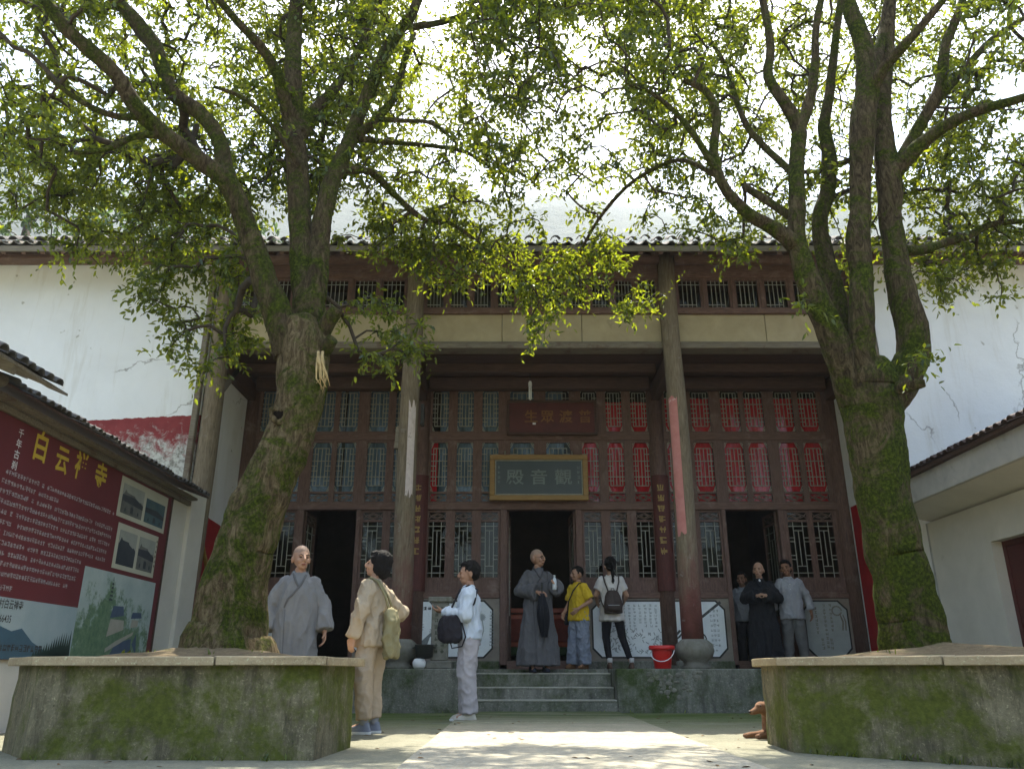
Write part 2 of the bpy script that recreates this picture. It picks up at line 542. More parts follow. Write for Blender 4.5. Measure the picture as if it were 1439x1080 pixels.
# rubble patch where the cement facing has fallen off
rub = MB()
for i in range(60):
    x = random.uniform(1.78, 2.5); z = random.uniform(.18, .5)
    if abs(x - 2.12) > .40 * (z - .08) / .42 + .02: continue
    rub.ball((x, 11.1, z), (random.uniform(.02, .05), .014, random.uniform(.015, .035)), 6, 4)
rub.build('exposed_rubble', mt['stone'], tr_, kind='stuff')

# wooded hills, steepest behind the hall; unseen ring behind camera added to darken window reflections
hv = []; hf = []
nx, ny = 120, 22
for j in range(ny):
    for i in range(nx):
        th = 2 * math.pi * i / nx
        t = j / (ny - 1); rad_ = 300 + 700 * t
        front = .5 + .5 * math.cos(th)
        H_ = 90 + 455 * front ** .6
        h = H_ * (1 - math.exp(-3.0 * t)) * (.95 + .05 * math.sin(th * 5 + 2.2) + .02 * math.sin(th * 17)) + random.uniform(-4, 9.0)
        hv.append((rad_ * math.sin(th), 6 + rad_ * math.cos(th), h - 1 if j else -3))
for j in range(ny - 1):
    for i in range(nx):
        a = j * nx + i; b = j * nx + (i + 1) % nx; hf.append((a, b, b + nx, a + nx))
hm = MB(); hm.add(hv, hf)
def hill_material():
    m, nt, ns, lk, bs = nodes_of('wooded_hillside')
    vec = coords(nt, (1, 1, 1), world_space=True)
    col = ramp(nt, noise(nt, vec, .09, 9, .75), [(.3, (.012, .024, .010)), (.7, (.045, .068, .028))])
    lk.new(col, bs.inputs['Base Color']); bs.inputs['Roughness'].default_value = .95
    bump(nt, bs, noise(nt, vec, .09, 7, .75), 1.0, 9.0)
    return m
tag(hm.build('hill', hill_material(), smooth=True), kind='structure')

# ================================================================== temple hall
T = empty('temple_hall')
tag(T, 'old two storey timber temple hall with lattice windows, tiled roof and white side walls', 'temple')
YC, YW, YG = 11.5, 13.3, 11.62           # column line, window wall, gallery wall
CX = [-4.55, -1.55, 2.50, 5.55]


def column_material():
    m, nt, ns, lk, bs = nodes_of('peeling_red_column')
    vec = coords(nt, (1, 1, 1), world_space=True)
    grain = noise(nt, coords(nt, (7, 7, .7), world_space=True), 7, 7, .7, .4)
    woodc = ramp(nt, grain, [(.3, (.105, .080, .052)), (.7, (.27, .22, .155))])
    redc = ramp(nt, noise(nt, vec, 5, 6, .7), [(.3, (.11, .045, .036)), (.7, (.20, .078, .066))])
    z = sepz(nt, vec)[2]
    k = mth(nt, 'ADD', mth(nt, 'MULTIPLY', noise(nt, coords(nt, (1, 1, .5), world_space=True), 3.2, 7, .7, .6), 3.2), z)
    col = mix(nt, ramp(nt, mth(nt, 'MULTIPLY', k, .2), [(.56, 0), (.80, 1)]), redc, woodc)
    k2 = ramp(nt, noise(nt, vec, 9, 7, .78, .6), [(.60, 0), (.66, .8)])
    col = mix(nt, k2, col, (.26, .23, .20))
    lk.new(col, bs.inputs['Base Color'])
    bs.inputs['Roughness'].default_value = .85
    bs.inputs['Specular IOR Level'].default_value = .2
    bump(nt, bs, mth(nt, 'ADD', grain, k2), .5, .015)
    return m


mt['column'] = column_material()
mt['paper_pink'] = M('faded_pink_paper', (.55, .25, .23), (.46, .18, .165), 7, .9, .1, 60, c3=(.62, .42, .38), s3=6, lo3=.62, hi3=.7)
mt['paper_white'] = M('torn_white_paper', (.62, .55, .52), (.50, .42, .40), 9, .9, .2, 60, c3=(.30, .26, .22), s3=8, lo3=.58, hi3=.66)

drum_prof = [(.19, 0), (.20, .03), (.16, .06), (.165, .10), (.235, .15), (.265, .23), (.25, .32), (.19, .37), (.17, .385)]
for i, x in enumerate(CX):
    c = MB()
    zz = [FLOOR + .37, 1.5, 2.4, 3.4, 4.4, 5.3, 6.2, 6.95]
    lean = (-.01, .012, -.015, 0)[i]
    c.tube([(x + lean * math.sin(z * 1.3), YC + .008 * math.sin(z * 2 + i), z) for z in zz], [.152, .150, .150, .147, .143, .138, .134, .130], 20)
    co = c.build('column', mt['column'], T, smooth=True)
    MB().lathe(drum_prof, 24, (x, YC, FLOOR - .004)).build('column_base', mt['stone'], T, smooth=True)
    if i == 2:
        # strip of pink couplet paper still pasted on the column
        s_ = MB(); n = 8
        for zi in range(11):
            z = 2.35 + zi * .205
            for k in range(n):
                t = R(-150 + 52 * k / (n - 1)); r = .1535 + random.uniform(0, .002)
                s_.v.append((x + r * math.cos(t), YC + r * math.sin(t), z + (random.uniform(-.05, .03) if zi in (0, 10) else 0)))
        s_.f = [(a * n + b, a * n + b + 1, (a + 1) * n + b + 1, (a + 1) * n + b) for a in range(10) for b in range(n - 1)]
        s_.build('paper_strip', mt['paper_pink'], co)
    if i == 1:
        s_ = MB(); n = 8
        for zi in range(9):
            z = 2.95 + zi * .17
            for k in range(n):
                t = R(-88 + 42 * k / (n - 1)); r = .153 + random.uniform(0, .004)
                s_.v.append((x + r * math.cos(t), YC + r * math.sin(t), z + (random.uniform(-.1, .05) if zi in (0, 8) else 0)))
        s_.f = [(a * n + b, a * n + b + 1, (a + 1) * n + b + 1, (a + 1) * n + b) for a in range(8) for b in range(n - 1)]
        s_.build('paper_strip', mt['paper_white'], co)
        MB().bar((x - .17, YC - .02, 3.62), (x - .15, YC - .02, 3.95), .09, .06).build('wooden_cleat', mt['wood_grey'], co)
        MB().box(x + .17, x + .22, YC - .03, YC + .10, 4.0, 4.32).build('junction_box', mt['black_paint'], co)

# --- upper gallery wall: beam, cream plaster panels, row of small lattice windows
def bay_x(i):
    return CX[i] + .13, CX[i + 1] - .13


def lat_bars(mb, w, h, segs, t=.011, d=.014, y=0.0):
    for x0, z0, x1, z1 in segs:
        mb.bar(((x0 - .5) * w, y, z0 * h), ((x1 - .5) * w, y, z1 * h), d, t, up=(1, 0, 0) if x0 == x1 else (0, 0, 1))


def pat_lower():
    s = []
    for x in (.26, .74): s.append((x, .0, x, 1.0))
    s.append((.5, .2, .5, .84))
    for z in (.08, .92): s.append((0, z, 1, z))
    for z in (.2, .84): s.append((.26, z, .74, z))
    for z in (.32, .39, .64, .71):
        s.append((0, z, .26, z)); s.append((.74, z, 1, z))
    return s


def pat_upper():
    s = []
    for x in (.3, .5, .7): s.append((x, .12, x, .88))
    for z in (.12, .88): s.append((.14, z, .86, z))
    s.append((.14, .12, .14, .88)); s.append((.86, .12, .86, .88))
    for z in (.3, .62): s.append((0, z, 1, z))
    for z in (.22, .42, .52, .76):
        s.append((0, z, .3, z)); s.append((.7, z, 1, z))
    s += [(0, .12, .14, .0), (.86, 0, 1, .12), (0, .88, .14, 1), (.86, 1, 1, .88), (0, .06, .07, 0), (.93, 0, 1, .06), (0, .94, .07, 1), (.93, 1, 1, .94)]
    return s


def pat_gallery():
    s = [(x, 0, x, 1) for x in (.2, .4, .6, .8)]
    s += [(0, .86, 1, .86), (.2, .1, .8, .1), (0, .1, .2, .1)]
    return s


def pat_carve():
    s = []
    for k in (.42, .24):
        s += [(.5 - k, .5, .5, .5 + k), (.5, .5 + k, .5 + k, .5), (.5 + k, .5, .5, .5 - k), (.5, .5 - k, .5 - k, .5)]
    s += [(0, .1, .12, .5), (0, .9, .12, .5), (1, .1, .88, .5), (1, .9, .88, .5)]
    return s


_win = {}
def window(xc, y, z0, w, h, pattern, carve=0.0, below=0.0, curtain=None, parent=T, depth=.05):
    """a casement: stiles and rails with pane, lattice and a small carved band as its pieces"""
    key = (round(w, 3), round(h, 3), pattern, carve, below)
    if key not in _win:
        st = .034
        fr = MB()
        ph_ = h - carve - below - st * (2 + (carve > 0) + (below > 0))
        fr.box(-w / 2, -w / 2 + st, -depth / 2, depth / 2, 0, h).box(w / 2 - st, w / 2, -depth / 2, depth / 2, 0, h)
        zr = [0, h - st]
        zp = st
        zc = None
        if below:
            zr.append(st + below); zp = 2 * st + below
            fr.box(-w / 2 + st, w / 2 - st, -.012, .012, st, st + below)
        if carve:
            if pattern == 'upper': zc = zp; zr.append(zp + carve); zp += carve + st
            else: zc = h - st - carve; zr.append(zc - st)
        for z in zr: fr.box(-w / 2 + st, w / 2 - st, -depth / 2 + .003, depth / 2 - .003, z, z + st)
        pw = w - 2 * st
        la = MB(); lat_bars(la, pw, ph_, {'lower': pat_lower, 'upper': pat_upper, 'gallery': pat_gallery}[pattern](), .011 if pattern != 'gallery' else .009)
        la.v = [(a, b - .008, c + zp) for a, b, c in la.v]
        pa = MB(); pa.box(-pw / 2 - .004, pw / 2 + .004, .010, .014, zp - .004, zp + ph_ + .004)
        ca = None
        if carve:
            ca = MB(); lat_bars(ca, pw, carve, pat_carve(), .013, .018)
            ca.v = [(a, b - .004, c + zc) for a, b, c in ca.v]
            pa.box(-pw / 2 - .004, pw / 2 + .004, .010, .014, zc - .004, zc + carve + .004)
        _win[key] = (fr.mesh('window', mt['wood']), la.mesh('lattice', mt['lattice']), pa.mesh('pane', mt['glass']), ca.mesh('carved_panel', mt['carving']) if ca else None)
    f_, l_, p_, c_ = _win[key]
    o = link('window', f_, parent, (xc, y, z0))
    link('lattice', l_, o); link('pane', p_, o)
    if c_: link('carved_panel', c_, o)
    return o


def curtain(parent, x0, x1, y, z0, z1, m, name='curtain'):
    c = MB(); n = max(8, int((x1 - x0) / .025)); ph0 = random.uniform(0, 6)
    for i in range(n + 1):
        x = x0 + (x1 - x0) * i / n
        yy = y + .018 * math.sin(x * 52 + ph0) + .012 * math.sin(x * 23 + ph0 * 2)
        c.v += [(x, yy, z0), (x, yy, z1)]
    c.f = [(2 * i, 2 * i + 2, 2 * i + 3, 2 * i + 1) for i in range(n)]
    return c.build(name, m, parent, smooth=True)


for i in range(3):
    x0, x1 = bay_x(i)
    n = (6, 10, 6)[i]
    # main tie beam, two weathered edge boards, cream panels
    MB().box(x0, x1, YG - .10, YG + .16, 5.255, 5.345).build('edge_board', mt['wood_grey'], T, bevel=.008)
    MB().box(x0, x1, YG - .085, YG + .10, 5.348, 5.372).build('edge_board', mt['wood_grey'], T, bevel=.006)
    nb = (2, 3, 2)[i]
    for k in range(nb):
        a = x0 + (x1 - x0) * k / nb; b = x0 + (x1 - x0) * (k + 1) / nb
        MB().box(a + .004, b - .004, YG - .02 + random.uniform(-.003, .003), YG + .06, 5.374, 5.862).build('plaster_panel', mt['cream'], T, bevel=.004)
    MB().box(x0, x1, YG - .07, YG + .05, 5.865, 5.955).build('sill_rail', mt['wood_h'], T, bevel=.006)
    MB().box(x0, x1, YG - .06, YG + .05, 6.50, 6.60).build('head_rail', mt['wood_h'], T, bevel=.006)
    MB().box(x0, x1, YG - .03, YG + .10, 6.603, 6.98).build('frieze_board', mt['wood_h'], T, bevel=.006)
    MB().tube([(x0, YC - .02, 6.80), (x1, YC - .02, 6.80)], .10, 14).build('eave_beam', mt['wood_h'], T, smooth=True)
    wdt = (x1 - x0) / n
    for k in range(n):
        window(x0 + wdt * (k + .5), YG + .0, 5.957, wdt - .05, .540, 'gallery', depth=.06)
    for k in range(n + 1):
        xx = x0 + wdt * k
        MB().box(max(x0, xx - .0245), min(x1, xx + .0245), YG - .045, YG + .04, 5.957, 6.498).build('mullion', mt['wood'], T)
# gallery room behind the small windows
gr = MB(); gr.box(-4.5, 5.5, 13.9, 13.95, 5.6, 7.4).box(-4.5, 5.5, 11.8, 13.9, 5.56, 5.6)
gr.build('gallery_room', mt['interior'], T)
# porch ceiling boards and the dark beams across it
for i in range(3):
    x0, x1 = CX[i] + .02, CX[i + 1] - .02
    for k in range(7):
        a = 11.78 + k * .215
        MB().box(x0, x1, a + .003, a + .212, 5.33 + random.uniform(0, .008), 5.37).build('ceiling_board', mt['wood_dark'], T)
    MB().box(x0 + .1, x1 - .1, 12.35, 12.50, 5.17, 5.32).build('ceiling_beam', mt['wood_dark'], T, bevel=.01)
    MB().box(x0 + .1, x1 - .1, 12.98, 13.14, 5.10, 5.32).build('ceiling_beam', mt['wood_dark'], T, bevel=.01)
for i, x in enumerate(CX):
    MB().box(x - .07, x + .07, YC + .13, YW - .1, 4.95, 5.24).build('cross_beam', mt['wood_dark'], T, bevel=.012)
    # inner columns carried by the window wall
    MB().tube([(x, YW, .60), (x, YW, 5.40)], [.14, .13], 16).build('inner_column', mt['wood'], T, smooth=True)

# --- window wall
LOW0, LOW1 = 1.71, 3.045
def side_bay(xs, mirror, kind_):
    """xs: left edge of the bay interior; six upper windows in pairs, four lower windows and a door"""
    S = (lambda a: .97 - a) if mirror else (lambda a: a)
    cols = [(2.64, 3.035), (3.095, 3.49), (3.62, 4.015), (4.035, 4.43), (4.56, 4.955), (4.985, 5.38)]
    for a, b in cols:
        xc = S((a + b) / 2)
        window(xc, YW, 4.385, b - a, .87, 'upper')
        window(xc, YW, 3.165, b - a, 1.09, 'upper', carve=.13)
    for a, b in (cols[0], cols[1], cols[4], cols[5]):
        window(S((a + b) / 2), YW, LOW0, b - a, LOW1 - LOW0, 'lower', carve=.125, below=.17)
    fr = []
    for a, b in ((3.035, 3.095), (3.49, 3.62), (4.015, 4.035), (4.43, 4.56), (4.955, 4.985), (5.38, 5.44), (2.60, 2.64)):
        fr.append((a, b, 3.165, 5.255))
    for a, b in ((3.035, 3.095), (4.955, 4.985), (5.38, 5.44), (2.60, 2.64)):
        fr.append((a, b, LOW0, LOW1))
    for a, b, z0, z1 in fr:
        p, q = sorted((S(a), S(b)))
        MB().box(p + .0005, q - .0005, YW - .03, YW + .03, z0, z1).build('mullion', mt['wood'], T)
    for a, b in ((3.49, 3.565), (4.44, 4.56)):
        p, q = sorted((S(a), S(b)))
        MB().box(p, q, YW - .055, YW + .055, .60, 3.047).build('door_jamb', mt['wood'], T, bevel=.006)
    p, q = sorted((S(2.60), S(5.44)))
    for z0, z1, t in ((5.257, 5.36, .06), (4.257, 4.383, .045), (3.05, 3.163, .065)):
        MB().box(p, q, YW - t, YW + t, z0, z1).build('rail', mt['wood_h'], T, bevel=.006)
    for a, b in ((2.60, 3.485), (4.565, 5.44)):
        p, q = sorted((S(a), S(b)))
        MB().box(p, q, YW - .07, YW + .06, 1.615, 1.706).build('sill_rail', mt['wood_h'], T, bevel=.006)


side_bay(2.6, False, 'red')
side_bay(2.6, True, 'grey')
# centre bay
ccols = [(-1.42, -1.07), (-.985, -.635), (-.55, -.20), (-.065, .415), (.555, 1.035), (1.17, 1.52), (1.605, 1.955), (2.04, 2.39)]
for k, (a, b) in enumerate(ccols):
    window((a + b) / 2, YW, 4.385, b - a, .87, 'upper')
    window((a + b) / 2, YW, 3.165, b - a, 1.09, 'upper', carve=.13)
    if k not in (3, 4):
        window((a + b) / 2, YW, LOW0, b - a, LOW1 - LOW0, 'lower', carve=.125, below=.17)
edges = [-1.45] + [v for c in ccols for v in c] + [2.42]
for k in range(0, len(edges), 2):
    a, b = edges[k], edges[k + 1]
    MB().box(a + .0005, b - .0005, YW - .03, YW + .03, 3.165, 5.255).build('mullion', mt['wood'], T)
    if b < -.3 or a > 1.3:
        MB().box(a + .0005, b - .0005, YW - .03, YW + .03, LOW0, LOW1).build('mullion', mt['wood'], T)
for a, b in ((-.195, -.085), (1.055, 1.165)):
    MB().box(a, b, YW - .06, YW + .055, .60, 3.047).build('door_jamb', mt['wood'], T, bevel=.006)
for z0, z1, t in ((5.257, 5.36, .06), (4.257, 4.383, .045), (3.05, 3.163, .065)):
    MB().box(-1.45, 2.42, YW - t, YW + t, z0, z1).build('rail', mt['wood_h'], T, bevel=.006)
for a, b in ((-1.45, -.2), (1.17, 2.42)):
    MB().box(a, b, YW - .07, YW + .06, 1.615, 1.706).build('sill_rail', mt['wood_h'], T, bevel=.006)
# low rendered wall under the windows with painted white panels
ink_bits = {}
for a, b in ((-4.47, -3.485), (-2.59, -.20), (1.17, 3.487), (4.565, 5.45)):
    w_ = MB().box(a, b, YW - .05, YW + .09, .52, 1.612).build('low_wall', mt['dado'], T)
    MB().box(a, b, YW - .12, YW - .052, .52, .66).build('plinth', mt['terrace'], w_, bevel=.01)
    p, q = a + .10, b - .07
    if a == -4.47: p, q = a + .07, b - .10
    if a == -2.59: p, q = a + .07, b - .10
    def octo(p, q, z0, z1, ch): return [(p + ch, z0), (q - ch, z0), (q, z0 + ch), (q, z1 - ch), (q - ch, z1), (p + ch, z1), (p, z1 - ch), (p, z0 + ch)]
    MB().prism_y(octo(p, q, .70, 1.585, .14), YW - .056, YW - .04).build('panel_border', mt['black_paint'], w_)
    pn = MB().prism_y(octo(p + .025, q - .025, .725, 1.56, .13), YW - .060, YW - .045).build('painted_panel', mt['panel'] if a < 4 else M('greyed_painted_panel', (.36, .39, .38), (.29, .32, .31), 4, .8, .15, 60, c3=(.25, .22, .14), s3=2.2, lo3=.6, hi3=.74), w_)
    ink_bits[round(a, 2)] = (p, q, w_)


def brush(mb, pts, r, y=YW - .0612):
    """flat ink stroke lying on the panel"""
    pts = [Vector((x, 0, z)) for x, z in pts]
    n = len(pts)
    for i in range(n - 1):
        d = (pts[i + 1] - pts[i]); L = d.length or 1e-6
        nrm = Vector((-d.z, 0, d.x)) / L
        ra = r * (.45 + .55 * math.sin(math.pi * (i + .5) / n)); rb = r * (.45 + .55 * math.sin(math.pi * (i + 1.2) / n))
        yy = y - random.uniform(0, .0012)
        q = [pts[i] + nrm * ra, pts[i] - nrm * ra, pts[i + 1] - nrm * rb, pts[i + 1] + nrm * rb]
        mb.add([(p.x, yy, p.z) for p in q], [(0, 1, 2, 3)])


def squiggle(mb, x, z, s, k=4, y=YW - .0612, r=.09):
    for _ in range(k):
        a = random.uniform(-.5, .5) * s; b = random.uniform(-.5, .5) * s
        if random.random() < .5: brush(mb, [(x - s * .45, z + b), (x + s * .45, z + b * .8)], s * r, y)
        else: brush(mb, [(x + a, z + s * .45), (x + a * .6, z - s * .45)], s * r, y)


# calligraphy and bamboo on the panel right of the middle door
p, q, w_ = ink_bits[1.17]
for txt, x, s_ in (('上五岁八方福', 2.53, .066), ('世二成八本', 2.40, .062)):
    for k, ch in enumerate(txt):
        letters('ink_character', ch, mt['ink'], w_, (x + .012 * k, YW - .0615, 1.49 - k * .085), s_, bold=.01)
ib = MB()
for cx_ in np.arange(1.62, 2.34, .085):
    zz = 1.50
    while zz > random.uniform(.95, 1.2):
        squiggle(ib, cx_ + random.uniform(-.006, .006), zz, .042); zz -= .052
for k in range(130):
    x = random.uniform(1.45, 2.45); z = random.uniform(.76, 1.12); t = random.uniform(-1.2, 1.2)
    brush(ib, [(x, z), (x + .06 * math.sin(t), z + .05 * math.cos(t))], .008)
ib.build('faded_ink_marks', mt['ink_pale'], w_, kind='stuff')
il = MB()
for k in range(12):
    x = 2.40 + .018 * k; z = .98 + .012 * (k % 5)
    brush(il, [(x, z), (x + .06, z + .03), (x + .12, z + .09 + .01 * (k % 3))], .012)
for k in range(14):
    brush(il, [(2.92 + .03 * k, 1.24 + .022 * k), (2.96 + .03 * k, 1.27 + .022 * k)], .022)
for k in range(16):
    t = k / 15 * 5.2 - .8
    brush(il, [(2.98 + .10 * math.cos(t), .98 + .10 * math.sin(t)), (2.98 + .10 * math.cos(t + .4), .98 + .10 * math.sin(t + .4))], .012)
il.build('ink_bamboo', mt['ink'], w_, kind='stuff')
im = MB()
for k in range(26):
    squiggle(im, 3.18 + .05 * (k % 3), 1.42 - .075 * (k // 3), .04)
im.build('faded_ink_marks', mt['ink_pale'], w_, kind='stuff')
# flowers on the panel left of the middle door
p, q, w_ = ink_bits[-2.59]
tw = MB()
for k in range(6): squiggle(tw, -1.62 + .075 * k, 1.46, .055, 5, r=.1)
tw.build('ink_writing', mt['ink'], w_, kind='stuff')
fl = MB()
for (x, z, r) in ((-1.50, 1.17, .10), (-1.23, 1.10, .085), (-1.10, 1.24, .08), (-.62, 1.1, .09), (-.48, 1.32, .06), (-1.9, 1.1, .09), (-2.1, 1.28, .07)):
    for k in range(14):
        t = k * math.pi * 2 / 14
        brush(fl, [(x, z), (x + r * .6 * math.cos(t), z + r * .6 * math.sin(t)), (x + r * math.cos(t), z + r * math.sin(t))], .008)
    brush(fl, [(x, z), (x + .03, z - .2), (x - .02, z - .36)], .008)
fl.build('ink_flowers', mt['ink_pale'], w_, kind='stuff')
fb = MB()
for k in range(9):
    brush(fb, [(-1.52 + .02 * k, .80 + .01 * k), (-1.42 + .015 * k, .95 + .015 * k), (-1.30 + .01 * k, 1.05)], .016)
brush(fb, [(-1.75, 1.3), (-1.66, 1.22), (-1.60, 1.14)], .02)
for k in range(22): squiggle(fb, -.34 + .04 * (k % 2), 1.40 - .05 * (k // 2), .034)
fb.build('ink_bird', M('mid_grey_ink', (.14, .16, .16), (.24, .26, .26), 14, .8, 0), w_, kind='stuff')
# faint writing on the outer right panel
p, q, w_ = ink_bits[4.57] if 4.57 in ink_bits else list(ink_bits.values())[-1]
fw = MB()
for (x, z0, n) in ((4.86, 1.46, 7), (5.0, 1.50, 11), (5.10, 1.50, 7), (5.06, .98, 3), (4.92, .98, 3)):
    for k in range(n): squiggle(fw, x, z0 - .062 * k, .045)
for k in range(14):
    t = k / 13 * 5.6
    brush(fw, [(5.20 + .075 * math.cos(t), 1.42 + .07 * math.sin(t)), (5.20 + .075 * math.cos(t + .4), 1.42 + .07 * math.sin(t + .4))], .012)
brush(fw, [(5.24, 1.38), (5.28, 1.25), (5.26, 1.12)], .014); brush(fw, [(5.29, 1.36), (5.32, 1.25), (5.31, 1.12)], .012)
fw.build('faded_ink_marks', M('brownish_ink', (.15, .14, .11), (.22, .21, .18), 14, .8, 0), w_, kind='stuff')

# thresholds, dark rooms, curtains and opened door leaves
for a, b in ((-3.485, -2.59), (-.085, 1.055), (3.565, 4.44)):
    MB().box(a - .0, b, YW - .05, YW + .05, .52, .665).build('threshold', mt['wood_h'], T, bevel=.008)
rm = MB()
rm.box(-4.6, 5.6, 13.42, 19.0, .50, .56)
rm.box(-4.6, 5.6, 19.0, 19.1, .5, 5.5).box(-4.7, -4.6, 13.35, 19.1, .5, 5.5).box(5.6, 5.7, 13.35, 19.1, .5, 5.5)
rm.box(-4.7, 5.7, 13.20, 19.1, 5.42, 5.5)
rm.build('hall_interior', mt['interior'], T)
for a, b, z0, z1, k in ((-4.47, -2.95, 3.15, 5.2, 'grey'), (-2.9, -1.7, 3.15, 5.2, 'grey'), (-1.25, -.1, 3.15, 5.2, 'grey'), (-1.43, -1.28, 3.2, 4.3, 'red'),
                        (-.05, .9, 3.9, 5.2, 'grey'), (1.20, 2.40, 3.15, 4.98, 'red'), (2.62, 5.42, 3.15, 5.05, 'red')):
    curtain(T, a, b, YW + .075, z0, z1, mt['curtain_' + k])
for x, s_ in ((-3.46, 1), (4.42, -1), (-.06, 1), (1.03, -1)):
    d_ = window(x, YW + .08, .68, .56, 2.36, 'lower', carve=.13, below=.62)
    d_.name = 'door_leaf'
    d_.rotation_euler = (0, 0, R(90 - 4 * s_))
    d_.location = (x + .0 * s_, YW + .36, .68)

# white end walls, their corner posts and the return walls of the porch
for x0, x1, nm in ((-13.0, -4.705, 0), (5.705, 13.0, 1)):
    MB().box(x0, x1, YC - .02, YC + .25, -.05, 6.93).build('side_wall', mt['plaster'], T)
    MB().box(x0, x1, YC - .30, YC - .06, 6.66, 6.74).build('eave_rail', mt['wood_h'], T, bevel=.01)
MB().box(-4.70, -4.62, YC + .16, YW, .0, 5.3).build('return_wall', mt['plaster'], T)
MB().box(5.62, 5.70, YC + .16, YW, .0, 5.3).build('return_wall', mt['plaster'], T)
MB().box(-4.80, -4.715, YC - .13, YC - .035, 2.9, 6.6).build('corner_post', mt['wood_grey'], T, bevel=.01)
# bracket arms under the outer beam
for x, s_ in ((-4.55, 1), (5.55, -1)):
    MB().bar((x + .02 * s_, YC + .1, 4.55), (x + .02 * s_, YC + .75, 5.2), .10, .14).build('bracket', mt['wood_grey'], T, bevel=.01)

# --- roof: slope, rafters, eave boards and two courses of clay tiles laid one by one
EY, EZ, SL = 10.78, 6.62, math.tan(R(27))
def rz(y): return EZ + (y - EY) * SL
roof = MB()
for ya, yb, up in ((EY, 17.0, 0),):
    roof.add([(-13.4, ya, rz(ya)), (13.4, ya, rz(ya)), (13.4, yb, rz(yb)), (-13.4, yb, rz(yb)),
              (-13.4, ya, rz(ya) - .03), (13.4, ya, rz(ya) - .03), (13.4, yb, rz(yb) - .03), (-13.4, yb, rz(yb) - .03)],
             [(0, 1, 2, 3), (7, 6, 5, 4), (0, 4, 5, 1), (1, 5, 6, 2), (2, 6, 7, 3), (3, 7, 4, 0)])
yb2 = 23.2
roof.add([(-13.4, 17.0, rz(17.0)), (13.4, 17.0, rz(17.0)), (13.4, yb2, rz(EY)), (-13.4, yb2, rz(EY)),
          (-13.4, 17.0, rz(17.0) - .03), (13.4, 17.0, rz(17.0) - .03), (13.4, yb2, rz(EY) - .03), (-13.4, yb2, rz(EY) - .03)],
         [(0, 1, 2, 3), (7, 6, 5, 4), (0, 4, 5, 1), (1, 5, 6, 2), (2, 6, 7, 3), (3, 7, 4, 0)])
roof_o = roof.build('roof', mt['wood_dark'], T)
MB().box(-13.4, 13.4, EY - .03, EY - .003, EZ - .085, EZ + .012).build('eave_board', mt['wood_grey'], roof_o, bevel=.004)
raf = MB().bar((0, EY + .01, EZ - .075), (0, 12.6, rz(12.6) - .075), .07, .075).mesh('rafter', mt['wood_h'])
for k in range(56):
    link('rafter', raf, roof_o, (-8.4 + .305 * k + random.uniform(-.01, .01), 0, 0))
for x in (-13.0, 12.9):
    MB().prism_y([(x, -.05), (x + .1, -.05), (x + .1, 6.6), (x, 6.6)], YC, 23).build('end_wall', mt['plaster'], T)
MB().box(-13, 13, 23.0, 23.1, 0, 6.5).build('back_wall', mt['plaster'], T)


def tile_arc(r, L, conv, n=7, t=.012, span=150):
    mb = MB(); a0 = R(90 - span / 2); outer = []; 
    for k in range(n):
        a = a0 + R(span) * k / (n - 1)
        outer.append((math.cos(a), math.sin(a)))
    sg_ = 1 if conv else -1
    vv = []
    for y in (0, L):
        for rr in (r, r - t):
            for c_, s_ in outer: vv.append((rr * c_, y, sg_ * (rr * s_)))
    ff = []
    for k in range(n - 1):
        ff += [(k, k + 1, n + k + 1, n + k), (2 * n + k, 3 * n + k, 3 * n + k + 1, 2 * n + k + 1), (k, 2 * n + k, 2 * n + k + 1, k + 1), (n + k, n + k + 1, 3 * n + k + 1, 3 * n + k)]
    ff += [(0, n, 3 * n, 2 * n), (n - 1, 3 * n - 1, 4 * n - 1, 2 * n - 1)]
    mb.add(vv, ff); return mb


ang = math.atan(SL)
cover_me = tile_arc(.078, .24, True).mesh('tile', mt['tile'])
pan_me = tile_arc(.105, .24, False, span=128).mesh('tile', mt['tile_pale'])
PT = .197
for k in range(86):
    x = -8.4 + PT * k + random.uniform(-.008, .008); dy = random.uniform(-.035, .03); dz = random.uniform(-.006, .014)
    link('tile', cover_me, roof_o, (x, EY - .075 + dy, EZ + .062 + dz), (ang + R(random.uniform(-3, 3)), R(random.uniform(-5, 5)), R(random.uniform(-3, 3))))
    link('tile', pan_me, roof_o, (x + PT / 2, EY - .095 + dy * .6, EZ + .108 + dz * .5), (ang, R(random.uniform(-3, 3)), 0))
field = MB()
nxt = 340
for j in range(11):
    y = EY + .10 + j * .6
    for i in range(nxt + 1):
        x = -13.4 + 26.8 * i / nxt
        field.v.append((x, y, rz(y) + .075 + .045 * math.cos(2 * math.pi * (x + 8.4) / PT)))
field.f = [(j * (nxt + 1) + i, j * (nxt + 1) + i + 1, (j + 1) * (nxt + 1) + i + 1, (j + 1) * (nxt + 1) + i) for j in range(10) for i in range(nxt)]
field.build('tile_courses', mt['tile'], roof_o, kind='stuff')
anchor(T, (.475, 12.4, .0))

